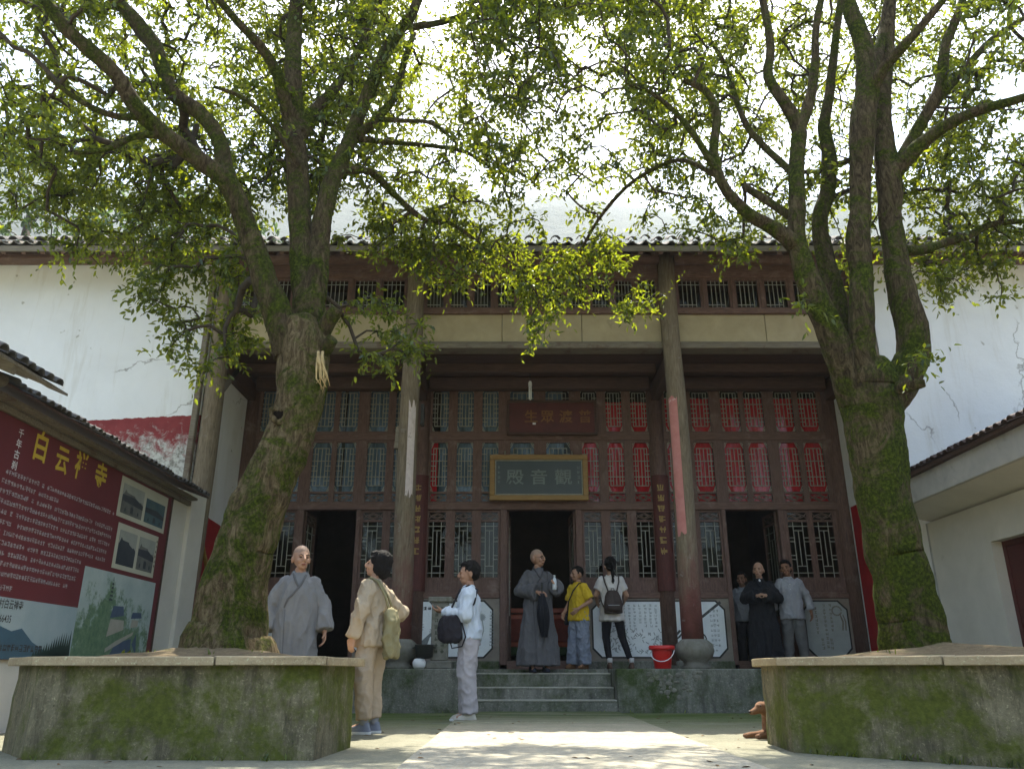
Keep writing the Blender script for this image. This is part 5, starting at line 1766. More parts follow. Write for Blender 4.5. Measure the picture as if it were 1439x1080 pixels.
def creases(me, amp, seed, stretch=(9, 9, 4)):
    so = Vector((seed * 3.7, seed * 1.3, 0))
    me.update()
    nr = [v.normal.copy() for v in me.vertices]
    for v, n_ in zip(me.vertices, nr):
        q = Vector((v.co.x * stretch[0], v.co.y * stretch[1], v.co.z * stretch[2])) + so
        w = (1 - abs(mnoise.noise(q))) ** 4 + .5 * (1 - abs(mnoise.noise(q * 2.1 + Vector((5, 2, 1))))) ** 4
        v.co += n_ * amp * 1.5 * (w - .45)
    me.update()


def hand(mb, wrist, dirv, palm, thumb, curl=.5, s=1.0):
    """palm plus five unequal bent fingers; palm: way the palm faces, thumb: side the thumb leaves from"""
    w = Vector(wrist); d = Vector(dirv).normalized(); p = Vector(palm); p = (p - d * p.dot(d)).normalized()
    t = Vector(thumb); t = (t - d * t.dot(d) - p * t.dot(p)).normalized()
    for k, off in enumerate((.027, .009, -.009, -.026)):
        a = w + t * off * .7 * s; b = w + d * .088 * s + t * off * s
        rope(mb, [a, b], [.017 * s, .0125 * s], 8)
        L = (.070, .080, .074, .058)[k] * s
        c1 = curl * .9
        j0 = b; d1 = (d * math.cos(c1) + p * math.sin(c1)).normalized()
        j1 = j0 + d1 * L * .5; d2 = (d * math.cos(c1 * 2.1) + p * math.sin(c1 * 2.1)).normalized()
        j2 = j1 + d2 * L * .5
        rope(mb, [j0, j1, j2], [.0105 * s, .0095 * s, .0080 * s], 8)
    a = w + d * .022 * s + t * .022 * s
    d1 = (d * .62 + t * .70 + p * .35).normalized(); d2 = (d * .85 + t * .2 + p * (.35 + curl * .5)).normalized()
    rope(mb, [a, a + d1 * .042 * s, a + d1 * .042 * s + d2 * .034 * s], [.014 * s, .0115 * s, .009 * s], 8)


skin_mats = {}
def skin(tone):
    if tone not in skin_mats:
        c = {'light': (.46, .27, .18), 'mid': (.38, .21, .135), 'dark': (.27, .14, .085)}[tone]
        m = M('skin_' + tone, c, tuple(x * .84 for x in c), 9, .55, .06, 120, spec=.35, world_space=False)
        bs = m.node_tree.nodes['Principled BSDF']
        skin_mats[tone] = m
    return skin_mats[tone]


hair_m = M('black_hair', (.014, .012, .011), (.007, .006, .005), 40, .75, .8, 120, (8, 8, 1), spec=.2, world_space=False)
stub_m = M('shaved_scalp', (.33, .22, .16), (.27, .185, .135), 40, .6, .15, 200, world_space=False)
lip_m = M('lips', (.26, .085, .065), (.22, .07, .055), 8, .5, 0, world_space=False)


def cloth(name, c, c2=None, rough=.9):
    m = M(name, c, c2 or tuple(x * .86 for x in c), 5, rough, .25, 260, spec=.15, world_space=False, bdist=.003)
    return m


HC = Vector((0, .0, 1.47)); HS = 1.13
def person(label, loc, yaw, H, arms, legs=None, head=(0, 0, 0), tone='mid', hair=None, face=True, group='people in the courtyard'):
    """arms: ((left elbow, wrist, hand dir, palm, thumb), (right ...)); lengths for a 1.70 m figure, front is -y, left is +x"""
    root = empty('person')
    Hy, Hp, Hr = (R(a) for a in head)
    RM = Matrix.Rotation(Hy, 3, 'Z') @ Matrix.Rotation(Hp, 3, 'X') @ Matrix.Rotation(Hr, 3, 'Y')
    def hd(v): return tuple(HC + RM @ ((Vector(v) - HC) * HS))
    b = MB()
    loft(b, subrings([(0, .01, .84, .13, .10), (0, .01, .95, .150, .105), (0, .005, 1.08, .128, .092), (0, .0, 1.24, .145, .10), (0, .0, 1.35, .155, .085), (0, .005, 1.42, .075, .06)], 3), 20)
    n0 = len(b.v)
    b.tube([(0, .012, 1.38), (0, -.002, 1.50)], [.058, .052], 14)
    h = MB()
    h.ball((0, .014, 1.603), (.074, .093, .097), 20, 14)
    h.ball((0, -.028, 1.572), (.062, .066, .090), 18, 12)
    h.ball((0, -.040, 1.512), (.046, .046, .038), 14, 10)
    h.ball((0, -.058, 1.496), (.026, .026, .020), 12, 8)
    for s_ in (-1, 1):
        h.ball((s_ * .036, -.066, 1.553), (.022, .022, .024), 10, 8)
        h.ball((s_ * .077, .016, 1.566), (.011, .022, .032), 10, 8)
        h.ball((s_ * .030, -.082, 1.598), (.024, .012, .009), 10, 6)
    h.tube([(0, -.086, 1.600), (0, -.102, 1.575), (0, -.112, 1.556)], [.009, .012, .015], 10)
    h.ball((0, -.104, 1.552), (.018, .014, .012), 10, 8)
    h.ball((0, -.086, 1.522), (.024, .012, .013), 10, 8)
    h.v = [hd(v) for v in h.v]
    b.add(h.v, h.f)
    for i, (el, wr, hdv, pal, th) in enumerate(arms):
        sx = 1 if i == 0 else -1
        sh = (sx * .140, .0, 1.35)
        rope(b, [sh, tuple(el)], [.050, .040], 12); rope(b, [tuple(el), tuple(wr)], [.040, .026], 12)
        hand(b, wr, hdv, pal, th)
    legs = legs or (((.10, -.012, .48), (.10, .02, .085)), ((-.10, -.012, .48), (-.10, .02, .085)))
    for i, (kn, an) in enumerate(legs):
        sx = 1 if i == 0 else -1
        rope(b, [(sx * .085, .01, .88), kn], [.078, .052], 12); rope(b, [kn, an], [.050, .034], 12)
        rope(b, [an, (an[0] + sx * .01, an[1] - .13, .04)], [.034, .028], 10)
    me = fuse(b, .0065, 2, .45)
    me.materials.append(skin(tone)); me.polygons.foreach_set('use_smooth', [True] * len(me.polygons))
    link('body', me, root)
    for s_ in (-1, 1):
        e = MB().ball((s_ * .031, -.0885, 1.580), (.014, .006, .0042), 10, 6); e.v = [hd(v) for v in e.v]
        e.build('eye', hair_m, root, smooth=True)
        e = MB(); e.tube([(s_ * .014, -.094, 1.601), (s_ * .032, -.0935, 1.606), (s_ * .050, -.082, 1.600)], [.0036, .0042, .002], 6); e.v = [hd(v) for v in e.v]
        e.build('eyebrow', hair_m, root, smooth=True)
    e = MB().ball((0, -.0945, 1.5195), (.022, .007, .0065), 12, 6); e.v = [hd(v) for v in e.v]
    e.build('lips', lip_m, root, smooth=True)
    if hair:
        hm_ = MB()
        for c_, r_ in {'stubble': [((0, .0155, 1.6055), (.0755, .0945, .0965))],
                       'short': [((0, .030, 1.622), (.084, .094, .092)), ((0, -.020, 1.672), (.062, .058, .030)), ((0, .055, 1.575), (.076, .058, .065))],
                       'cropped': [((0, .026, 1.615), (.079, .091, .092)), ((0, -.01, 1.668), (.058, .055, .024))],
                       'bob': [((0, .026, 1.622), (.092, .100, .098)), ((0, .055, 1.55), (.088, .068, .085)), ((.055, .025, 1.555), (.038, .055, .065)), ((-.055, .025, 1.555), (.038, .055, .065)), ((0, -.03, 1.672), (.07, .055, .034)), ((.058, -.035, 1.625), (.026, .035, .045)), ((-.058, -.035, 1.625), (.026, .035, .045))],
                       'pony': [((0, .026, 1.620), (.086, .098, .096)), ((0, .055, 1.57), (.074, .060, .065)), ((0, -.03, 1.668), (.066, .052, .030)), ((0, .115, 1.60), (.030, .028, .030)), ((0, .135, 1.54), (.030, .026, .05)), ((0, .13, 1.46), (.027, .024, .06)), ((0, .125, 1.38), (.018, .016, .06))]}[hair]:
            hm_.ball(c_, r_, 20, 14)
        hm_.v = [hd(v) for v in hm_.v]
        if hair == 'stubble':
            # scalp only: keep what lies above the hairline
            hb = hm_
            keep = []
            inv = RM.transposed()
            for f_ in hb.f:
                c_ = Vector((0, 0, 0))
                for i_ in f_: c_ += Vector(hb.v[i_])
                c_ = HC + inv @ (c_ / len(f_) - HC) / HS
                if c_.z > 1.635 - max(0, c_.y) * .9: keep.append(f_)
            hb.f = keep
            hb.build('hair', stub_m, root, smooth=True)
        else:
            me = fuse(hm_, .007, 1, .6, 'hair'); creases(me, .007, 2.2, (42, 42, 9))
            me.materials.append(hair_m); me.polygons.foreach_set('use_smooth', [True] * len(me.polygons))
            link('hair', me, root)
    s = H / 1.73
    root.location = loc; root.rotation_euler = (0, 0, R(yaw)); root.scale = (s, s, s)
    tag(root, label, 'person', group)
    root_info[root.name] = (arms, legs)
    return root


root_info = {}
def garment(name, mb, mat, root, voxel=.012, amp=.006, seed=1, stretch=(9, 9, 4), smooth=2):
    me = fuse(mb, voxel, smooth, 1.0, name)
    if amp: creases(me, amp, seed, stretch)
    me.materials.append(mat); me.polygons.foreach_set('use_smooth', [True] * len(me.polygons))
    return link(name, me, root)


def sleeve(mb, side_, el, wr, r0=.075, r1=.075, r2=.085, t=1.0, n=16):
    sh = Vector((side_ * .138, .0, 1.350)); el = Vector(el); wr = Vector(wr)
    if t <= .5:
        e2 = sh.lerp(el, t * 2); mb.tube([sh, sh.lerp(e2, .5), e2], [r0, (r0 + r1) / 2, r1], n); mb.ball(sh, r0, n, 10); return
    w2 = el.lerp(wr, (t - .5) * 2)
    mb.tube([sh, sh.lerp(el, .5), el], [r0, (r0 + r1) / 2, r1], n); mb.ball(sh, r0, n, 10); mb.ball(el, r1, n, 10)
    mb.tube([el, el.lerp(w2, .5), w2], [r1, (r1 + r2) / 2, r2], n)


from mathutils.bvhtree import BVHTree


def robe(root, mat, seed, hem=.12, wide=1.0, cuff=.10, kf=7, trim=(.2, .2, .2)):
    arms, legs = root_info[root.name]
    rg = random.Random(seed); ph1, ph2 = rg.uniform(0, 6), rg.uniform(0, 6)
    def fold(t, z):
        k = max(0, min(1, (1.15 - z) / .9))
        return 1 + k * (.085 * math.sin(kf * t + ph1 + z * .8) + .06 * math.sin((kf + 4) * t + ph2 - z))
    mb = MB()
    rg_ = [(0, .01, hem, .265 * wide, .20 * wide), (0, .01, .5, .235 * wide, .175 * wide), (0, .005, .9, .205, .152), (0, .0, 1.1, .190, .142), (0, .0, 1.26, .182, .132), (0, .0, 1.355, .148, .102), (0, .005, 1.42, .085, .076), (0, .004, 1.452, .068, .066)]
    loft(mb, subrings(rg_, 6), 56, fold)
    for i, a in enumerate(arms):
        w = Vector(a[1]) - (Vector(a[1]) - Vector(a[0])).normalized() * .012
        sleeve(mb, 1 if i == 0 else -1, a[0], w, .066, .074, cuff)
    g_ = garment('robe', mb, mat, root, .0105, .013, seed, (9, 9, 3.2))
    # crossed collar band, front lap and cuff seams laid on the cloth
    bvh = BVHTree.FromPolygons([v.co.copy() for v in g_.data.vertices], [tuple(p_.vertices) for p_ in g_.data.polygons])
    def on(x, z, off):
        hit = bvh.ray_cast(Vector((x, -1.0, z)), Vector((0, 1, 0)))
        return (x, (hit[0].y if hit[0] else -.14) - off, z)
    dk_ = bpy.data.materials.get(mat.name + '_trim') or cloth(mat.name + '_trim', *[tuple(c * .62 for c in trim)])
    cb = MB()
    pts = [(-.02, .070, 1.470), (.055, .040, 1.470), (.070, -.015, 1.452), on(.052, 1.40, .004), on(.028, 1.345, .004), on(-.005, 1.29, .004), on(-.05, 1.23, .004), on(-.10, 1.18, .004), on(-.125, 1.10, .004)]
    cb.tube(pts, [.013, .013, .013, .012, .012, .012, .011, .010, .006], 8)
    cb.build('collar', dk_, g_, smooth=True)
    cb = MB()
    pts = [(.02, .070, 1.470), (-.055, .040, 1.470), (-.070, -.015, 1.452), on(-.052, 1.40, .003), on(-.03, 1.345, .003), on(-.008, 1.305, .003)]
    cb.tube(pts, [.013, .013, .013, .012, .012, .010], 8)
    cb.build('collar', dk_, g_, smooth=True)
    cb = MB(); zz = [1.08 - k * (1.08 - hem - .03) / 14 for k in range(15)]
    cb.tube([on(-.115 + .035 * k / 14, z, .001) for k, z in enumerate(zz)], .0045, 6)
    cb.build('front_seam', dk_, g_, smooth=True)
    return g_


def top(root, mat, seed, hem=.80, slv=1.0, flare=1.0, rs=(.060, .056, .050), waist=1.0, name='shirt', amp=.007):
    arms, legs = root_info[root.name]
    mb = MB()
    rg_ = [(0, .01, hem, .182 * flare, .136 * flare), (0, .01, .95, .180 * (flare + 1) / 2, .132), (0, .005, 1.08, .170 * waist, .124), (0, .0, 1.24, .176, .126), (0, .0, 1.35, .150, .100), (0, .005, 1.415, .085, .074), (0, .004, 1.442, .066, .064)]
    loft(mb, subrings(rg_, 4), 40)
    for i, a in enumerate(arms):
        sleeve(mb, 1 if i == 0 else -1, a[0], a[1], rs[0], rs[1], rs[2], slv)
    return garment(name, mb, mat, root, .011, amp, seed)


def trousers(root, mat, seed, r=(.098, .080, .072), low=.07, hip=1.0, amp=.008, name='trousers', up=.98):
    arms, legs = root_info[root.name]
    mb = MB()
    loft(mb, subrings([(0, .01, .80, .165 * hip, .125 * hip), (0, .01, .92, .168 * hip, .126 * hip), (0, .01, up, .15 * hip, .112 * hip)], 3), 32)
    for i, (kn, an) in enumerate(legs):
        sx = 1 if i == 0 else -1
        kn = Vector(kn); an = Vector(an)
        e = kn.lerp(an, min(1.0, (kn.z - low) / max(.01, kn.z - an.z)))
        mb.tube([(sx * .082, .01, .88), Vector((sx * .082, .01, .88)).lerp(kn, .5), kn, kn.lerp(e, .5), e], [r[0], (r[0] + r[1]) / 2 + .006, r[1], (r[1] + r[2]) / 2, r[2]], 16)
        mb.ball(kn, r[1], 14, 8)
    return garment(name, mb, mat, root, .011, amp, seed, (8, 8, 6))


def shoes(root, mat, sole=None, socks=None):
    arms, legs = root_info[root.name]
    for i, (kn, an) in enumerate(legs):
        sx = 1 if i == 0 else -1
        mb = MB()
        x, y = an[0], an[1]
        loft(mb, [(x, y - .055, .004, .040, .128), (x, y - .055, .030, .044, .132), (x + sx * .003, y - .045, .058, .040, .112), (x, y - .005, .085, .036, .062), (x, y + .004, .105, .034, .048)], 20)
        o = garment('shoe', mb, mat, root, .010, 0, 1)
        if sole:
            sb = MB(); loft(sb, [(x, y - .055, -.001, .043, .134), (x, y - .055, .022, .047, .137)], 24)
            sb.build('sole', sole, o, smooth=False)
        if socks:
            MB().tube([(x, y, .08), (x, y + .002, .17)], [.040, .042], 14).build('sock', socks, root, smooth=True)


DN = (0, -.05, -1)
def hang(s, el=(.26, .03, 1.12), wr=(.285, -.03, .885)):
    return ((s * el[0], el[1], el[2]), (s * wr[0], wr[1], wr[2]), (s * .05, -.12, -1), (-s, -.2, 0), (0, -1, 0))


FL = FLOOR - .004
# monk in grey robe behind the planter
p = person('shaven monk in pale grey robe with arms hanging, beside the leaning tree', (-2.16, 8.30, 0), 14, 1.73, (hang(1), hang(-1)), head=(16, 0, 0), tone='light', hair='stubble')
robe(p, cloth('grey_robe_cloth', (.225, .23, .235), (.185, .19, .195)), 3, .12, 1.0, .086, 7, (.225, .23, .235))
shoes(p, cloth('grey_cloth_shoe', (.10, .10, .11)))
# woman in khaki
p = person('woman in khaki jacket and trousers with one hand on her hip', (-1.262, 7.53, 0), -110, 1.555,
           (((.245, .0, 1.12), (.255, -.07, .885), (.02, -.15, -1), (-1, 0, 0), (0, -1, 0)), ((-.34, .13, 1.14), (-.20, -.04, .99), (.5, -.5, -.5), (.6, .2, 0), (0, -.5, .6))),
           (((.10, -.012, .48), (.095, .02, .085)), ((-.09, -.012, .48), (-.085, .03, .085))), head=(22, -10, 0), tone='light', hair='bob')
kh = cloth('khaki_cotton', (.40, .325, .23), (.33, .265, .185))
top(p, kh, 5, .80, 1.0, 1.12, (.078, .072, .058), .88, 'jacket', .017)
trousers(p, cloth('khaki_twill', (.385, .31, .225), (.32, .255, .18)), 6, (.100, .086, .072), .13, .96, .010)
shoes(p, cloth('blue_grey_canvas', (.20, .22, .27)), mt['white_paint'], cloth('grey_sock', (.30, .31, .34)))
# man in pale jacket reading his phone
p = person('man in pale blue jacket and light grey trousers looking at his phone', (-.485, 9.30, 0), -90, 1.69,
           (((.215, -.02, 1.11), (.075, -.285, 1.165), (-.25, -1, .10), (-.3, .2, 1), (.5, -.2, .6)), ((-.215, -.02, 1.11), (-.075, -.285, 1.165), (.25, -1, .10), (.3, .2, 1), (-.5, -.2, .6))),
           (((.09, -.012, .48), (.085, .035, .085)), ((-.09, -.012, .48), (-.085, -.01, .085))), head=(4, 4, 0), tone='mid', hair='short')
top(p, cloth('pale_blue_nylon', (.56, .62, .69), (.48, .54, .62), .7), 8, .86, 1.0, 1.05, (.080, .072, .052), 1.0, 'jacket', .018)
trousers(p, cloth('pale_grey_cotton', (.43, .40, .41), (.36, .335, .35)), 9, (.108, .100, .086), .05, 1.0, .010)
shoes(p, cloth('cream_canvas', (.55, .52, .45)), mt['white_paint'])
# monk in dark grey robe on the steps
p = person('monk in dark grey robe and glasses standing on the top step with an umbrella', (.375, 11.80, .488), 14, 1.70,
           (((.275, .01, 1.13), (.205, -.215, 1.175), (-.25, -.6, .35), (-1, -.1, 0), (0, .1, 1)), ((-.285, .02, 1.12), (-.075, -.215, 1.09), (.75, -.4, -.1), (.1, .5, -1), (.2, -.6, .5))),
           head=(38, 0, 0), tone='mid', hair='stubble')
robe(p, cloth('dark_grey_robe_cloth', (.115, .112, .118), (.09, .088, .094)), 12, .10, 1.06, .115, 8, (.115, .112, .118))
shoes(p, cloth('dark_blue_shoe', (.03, .035, .05)))
gl_ = MB()
for s_ in (-1, 1):
    gl_.tube([(s_ * .033 + .021 * math.cos(k * math.pi / 6), -.100, 1.580 + .016 * math.sin(k * math.pi / 6)) for k in range(13)], .0016, 5, cap=False)
    gl_.tube([(s_ * .054, -.099, 1.583), (s_ * .078, -.04, 1.585), (s_ * .08, .012, 1.58)], .0016, 5)
gl_.tube([(-.012, -.101, 1.584), (.012, -.101, 1.584)], .0016, 5)
RMg = Matrix.Rotation(R(38), 3, 'Z'); gl_.v = [tuple(HC + RMg @ ((Vector(v) - HC) * HS)) for v in gl_.v]
gl_.build('glasses', mt['black_paint'], p)
ws = MB(); ws.ball((0, -.062, 1.402), (.024, .024, .042), 12, 8); ws.build('undershirt', mt['white_paint'], p, smooth=True)
# woman in yellow shirt
p = person('short haired woman in yellow short sleeved shirt and blue grey trousers', (1.005, 12.50, FL), -48, 1.49,
           (((.25, .05, 1.12), (.17, -.19, .98), (-.35, -.6, -.6), (-1, .2, 0), (0, -.6, .5)), ((-.22, .0, 1.11), (-.16, -.20, .93), (.05, -.45, -.9), (1, 0, 0), (0, -1, .2))),
           (((.095, -.012, .48), (.11, .02, .085)), ((-.095, -.02, .48), (-.12, -.05, .085))), head=(-14, 6, 0), tone='mid', hair='cropped')
top(p, cloth('yellow_cotton', (.60, .42, .035), (.52, .35, .025)), 15, .80, .42, 1.12, (.078, .082, .082), 1.0, 'shirt', .013)
trousers(p, cloth('blue_grey_linen', (.215, .24, .30), (.175, .20, .25)), 16, (.112, .105, .105), .05, 1.04, .016)
shoes(p, cloth('brown_leather', (.16, .085, .045)))
# woman with backpack seen from behind
p = person('woman in white top and black leggings seen from behind, dark hair in a ponytail', (1.545, 12.78, FL), 180, 1.66,
           (((.25, -.02, 1.13), (.20, -.2, 1.0), (-.2, -.8, -.1), (-1, 0, 0), (0, 0, 1)), ((-.25, -.02, 1.13), (-.20, -.2, 1.0), (.2, -.8, -.1), (1, 0, 0), (0, 0, 1))),
           (((.11, -.01, .48), (.07, .04, .085)), ((-.15, -.01, .48), (-.27, .06, .085))), head=(8, 0, 0), tone='light', hair='pony')
top(p, cloth('white_cotton', (.66, .63, .60), (.58, .55, .53)), 18, .73, .32, 1.10, (.080, .082, .085), .96, 'shirt', .012)
trousers(p, cloth('black_jersey', (.018, .018, .022)), 19, (.088, .062, .046), .16, .96, .003, 'leggings')
shoes(p, cloth('brown_suede', (.13, .08, .06)), None, cloth('white_sock', (.60, .58, .56)))
# three in the right doorway
p = person('bald monk in black robe with hands clasped in front of the right doorway', (3.895, 12.85, FL), -14, 1.60,
           (((.285, -.01, 1.12), (.07, -.235, 1.16), (-.8, -.35, .15), (0, .4, -1), (0, -.5, .6)), ((-.285, -.01, 1.12), (-.07, -.235, 1.155), (.8, -.35, .15), (0, .4, -1), (0, -.5, .6))),
           head=(-14, 0, 0), tone='light')
robe(p, cloth('black_robe_cloth', (.024, .025, .029), (.017, .018, .021)), 22, .12, 1.0, .12, 8, (.022, .025, .034))
shoes(p, cloth('black_cloth_shoe', (.03, .03, .03)))
ws = MB(); ws.ball((0, -.062, 1.402), (.024, .024, .042), 12, 8); ws.build('undershirt', mt['white_paint'], p, smooth=True)
p = person('young man in light grey button shirt and grey trousers beside the bald monk', (4.375, 12.92, FL), -12, 1.64,
           (hang(1, (.27, .04, 1.12), (.30, .0, .885)), hang(-1)), (((.10, -.012, .48), (.14, .02, .085)), ((-.10, -.012, .48), (-.12, .02, .085))), head=(-16, 3, -9), tone='dark', hair='short')
sh_ = top(p, cloth('light_grey_shirting', (.34, .35, .38), (.28, .29, .32)), 25, .78, .92, 1.04, (.072, .064, .052), 1.0, 'shirt', .014)
for k in range(6): MB().ball((.0, -.137 + .004 * abs(k - 3), .90 + .085 * k), (.006, .004, .006), 8, 5).build('button', mt['white_paint'], sh_)
trousers(p, cloth('grey_trousers', (.14, .14, .14)), 26, (.10, .085, .072), .05)
shoes(p, cloth('dark_leather', (.04, .035, .03)))
p = person('person in grey short sleeved shirt half hidden behind the bald monk', (3.86, 13.72, .562), -18, 1.52,
           (hang(1), hang(-1)), head=(-14, 0, 0), tone='dark', hair='cropped')
top(p, cloth('grey_tee', (.25, .26, .28)), 28, .82, .42, 1.02, (.074, .076, .076), 1.0, 'shirt', .013)
trousers(p, cloth('dark_trousers', (.04, .04, .045)), 29)
shoes(p, cloth('dark_leather_shoe', (.04, .035, .03)))


# ------------------------------------------------------------------ what they carry
def world_pt(o, v):
    s = o.scale[0]; a = o.rotation_euler[2]; c_, s_ = math.cos(a), math.sin(a)
    return Vector((o.location.x + s * (v[0] * c_ - v[1] * s_), o.location.y + s * (v[0] * s_ + v[1] * c_), o.location.z + s * v[2]))


people = [o for o in bpy.data.objects if o.name.startswith('person')]
by = lambda key: [o for o in people if key in o['label']][0]
# phone
o = by('pale blue jacket')
ph_o = empty('mobile_phone'); c_ = world_pt(o, (0, -.405, 1.215))
MB().box(-.006, .006, -.038, .038, -.075, .075).build('case', mt['black_paint'], ph_o, bevel=.003)
MB().box(.0062, .0072, -.034, .034, -.068, .068).build('screen', M('phone_screen', (.30, .32, .34), (.28, .30, .32), 3, .2, 0, spec=.5), ph_o)
ph_o.location = c_; ph_o.rotation_euler = (0, R(-35), 0)
tag(ph_o, 'small phone with pale screen in the hands of the man in the pale jacket', 'phone')


def pouch(mb, c, w, d, h, rows=9, n=24, sag=.35, rot=0.0):
    """soft bag: narrow top, fuller sagging bottom"""
    vv = []
    rings = []
    for i in range(rows):
        t = i / (rows - 1)
        f_ = (.72 + sag * math.sin(math.pi * min(1, .15 + .62 * (1 - t)))) * (1 if 0 < i < rows - 1 else .82)
        rings.append((0, 0, -h + h * t, w * f_ * .5, d * f_ * .5))
    k = MB(); loft(k, rings, n)
    cr, sr = math.cos(rot), math.sin(rot)
    mb.add([(c[0] + x * cr - y * sr, c[1] + x * sr + y * cr, c[2] + z) for x, y, z in k.v], k.f)


# black shoulder bag of the man with the phone
bg = empty('shoulder_bag')
c_ = world_pt(o, (.20, -.20, 1.10))
mb = MB(); pouch(mb, c_, .25, .10, .27, rot=R(-8))
blk = cloth('black_nylon', (.022, .020, .026), (.016, .015, .02), .6)
me = fuse(mb, .010, 1, 1, 'pouch'); creases(me, .014, 4); me.materials.append(blk); me.polygons.foreach_set('use_smooth', [True] * len(me.polygons)); link('pouch', me, bg)
st = MB()
shp = [world_pt(o, v) for v in ((.13, -.235, 1.10), (.135, -.165, 1.25), (.11, -.10, 1.40), (.10, .0, 1.452), (.12, .10, 1.40), (.21, .07, 1.24), (.225, -.06, 1.09))]
st.tube(shp, .011, 6); st.build('strap', blk, bg, smooth=True)
lp = [world_pt(o, v) for v in ((.20, -.08, 1.08), (.225, -.02, .88), (.21, -.06, .78), (.21, -.17, .76), (.205, -.20, .86), (.20, -.16, .93))]
MB().tube(lp, .008, 6).build('loose_strap', blk, bg, smooth=True)
tag(bg, 'black nylon shoulder bag with dangling strap hanging at the front of the pale jacket', 'bag')
anchor(bg, tuple(c_))
# olive tote of the woman in khaki
o = by('khaki jacket')
bg = empty('tote_bag')
c_ = world_pt(o, (.03, .235, 1.14))
oliv = cloth('olive_canvas', (.25, .225, .125), (.19, .17, .095))
mb = MB(); pouch(mb, c_, .215, .09, .40, rot=R(o.rotation_euler[2] * 57.3 + 8), sag=.42)
me = fuse(mb, .011, 1, 1, 'pouch'); creases(me, .020, 7, (9, 9, 5)); me.materials.append(oliv); me.polygons.foreach_set('use_smooth', [True] * len(me.polygons)); link('pouch', me, bg)
for dx in (-.045, .05):
    MB().tube([world_pt(o, v) for v in ((.03 + dx, .225, 1.12), (.06 + dx * .6, .175, 1.28), (.09 + dx * .3, .095, 1.415), (.10, .01, 1.458), (.11, -.07, 1.42))], .011, 6).build('strap', oliv, bg, smooth=True)
tag(bg, 'olive canvas tote bag slung over the back of the woman in khaki', 'bag')
anchor(bg, tuple(c_))
# backpack
o = by('white top')
bp = empty('backpack')
brn = cloth('dark_brown_leather', (.065, .048, .042), (.045, .034, .03), .5)
c0 = world_pt(o, (0, .205, 1.0)); s = 1.0
mb = MB(); rings = [(c0.x, c0.y, c0.z - .16, .125, .05), (c0.x, c0.y, c0.z - .15, .140, .062), (c0.x, c0.y, c0.z - .02, .140, .066), (c0.x, c0.y + .005, c0.z + .10, .118, .055), (c0.x, c0.y + .01, c0.z + .165, .085, .036), (c0.x, c0.y + .012, c0.z + .18, .06, .02)]
loft(mb, subrings(rings, 3), 28)
me = fuse(mb, .010, 1, 1, 'body'); creases(me, .004, 3); me.materials.append(brn); me.polygons.foreach_set('use_smooth', [True] * len(me.polygons)); link('body', me, bp)
mb = MB(); loft(mb, [(c0.x, c0.y - .06, c0.z - .135, .095, .02), (c0.x, c0.y - .064, c0.z - .125, .105, .03), (c0.x, c0.y - .064, c0.z - .03, .105, .03), (c0.x, c0.y - .06, c0.z - .02, .095, .02)], 24)
pk = mb.build('front_pocket', brn, bp, smooth=True)
MB().tube([(c0.x - .085, c0.y - .092, c0.z - .045), (c0.x + .085, c0.y - .092, c0.z - .045)], .004, 6).build('zip', M('zip_metal', (.6, .6, .58), (.5, .5, .5), 8, .3, 0, metallic=1), pk)
for s_ in (-1, 1):
    MB().tube([world_pt(o, v) for v in ((s_ * .07, .175, 1.18), (s_ * .115, .125, 1.33), (s_ * .125, .05, 1.435), (s_ * .13, -.06, 1.42))], .011, 6).build('strap', brn, bp, smooth=True)
    MB().tube([world_pt(o, v) for v in ((s_ * .13, .17, .90), (s_ * .17, .13, 1.0), (s_ * .185, .04, 1.1))], .009, 6).build('strap', brn, bp, smooth=True)
MB().tube([(c0.x - .025, c0.y, c0.z + .17), (c0.x - .02, c0.y, c0.z + .21), (c0.x + .02, c0.y, c0.z + .21), (c0.x + .025, c0.y, c0.z + .17)], .007, 6).build('grab_loop', brn, bp, smooth=True)
tag(bp, 'small dark brown backpack with front pocket on the back of the woman in white', 'backpack')
anchor(bp, tuple(c0))
# umbrella and bottle of the monk on the steps
o = by('dark grey robe')
um = empty('umbrella')
a = world_pt(o, (-.02, -.275, 1.10)); b = world_pt(o, (.01, -.275, .50))
blk2 = cloth('black_umbrella_cloth', (.016, .017, .022), (.012, .012, .016), .6)
mb = MB()
n = 24; rows = 12; vv = []
for i in range(rows):
    t = i / (rows - 1); r_ = .020 + .062 * math.sin(math.pi * min(1, t * .80 + .08)) ** 1.3 * (1 - .35 * t)
    c_ = a.lerp(b, t) + Vector((0, 0, -.03))
    for k in range(n):
        th = 2 * math.pi * k / n
        f_ = 1 + .30 * math.sin(8 * th + t * 2)
        vv.append((c_.x + r_ * f_ * math.cos(th), c_.y + r_ * f_ * math.sin(th), c_.z))
mb.add(vv, [(i * n + k, i * n + (k + 1) % n, (i + 1) * n + (k + 1) % n, (i + 1) * n + k) for i in range(rows - 1) for k in range(n)] + [tuple(reversed(range(n))), tuple(range((rows - 1) * n, rows * n))])
mb.build('folded_canopy', blk2, um, smooth=True)
MB().tube([a + Vector((0, 0, .09)), a, b, b + Vector((0, 0, -.07))], [.012, .008, .005, .004], 8).build('shaft', mt['black_paint'], um, smooth=True)
MB().lathe([(.012, 0), (.016, .02), (.015, .08), (.010, .09)], 12, tuple(a + Vector((0, 0, .03)))).build('handle', mt['black_paint'], um, smooth=True)
lp = [a + Vector((0, 0, .10)), world_pt(o, (.07, -.25, 1.25)), world_pt(o, (.085, -.2, 1.42))]
MB().tube(lp, .004, 5).build('wrist_cord', mt['black_paint'], um)
tag(um, 'folded black umbrella held upright in front of the dark grey robe', 'umbrella')
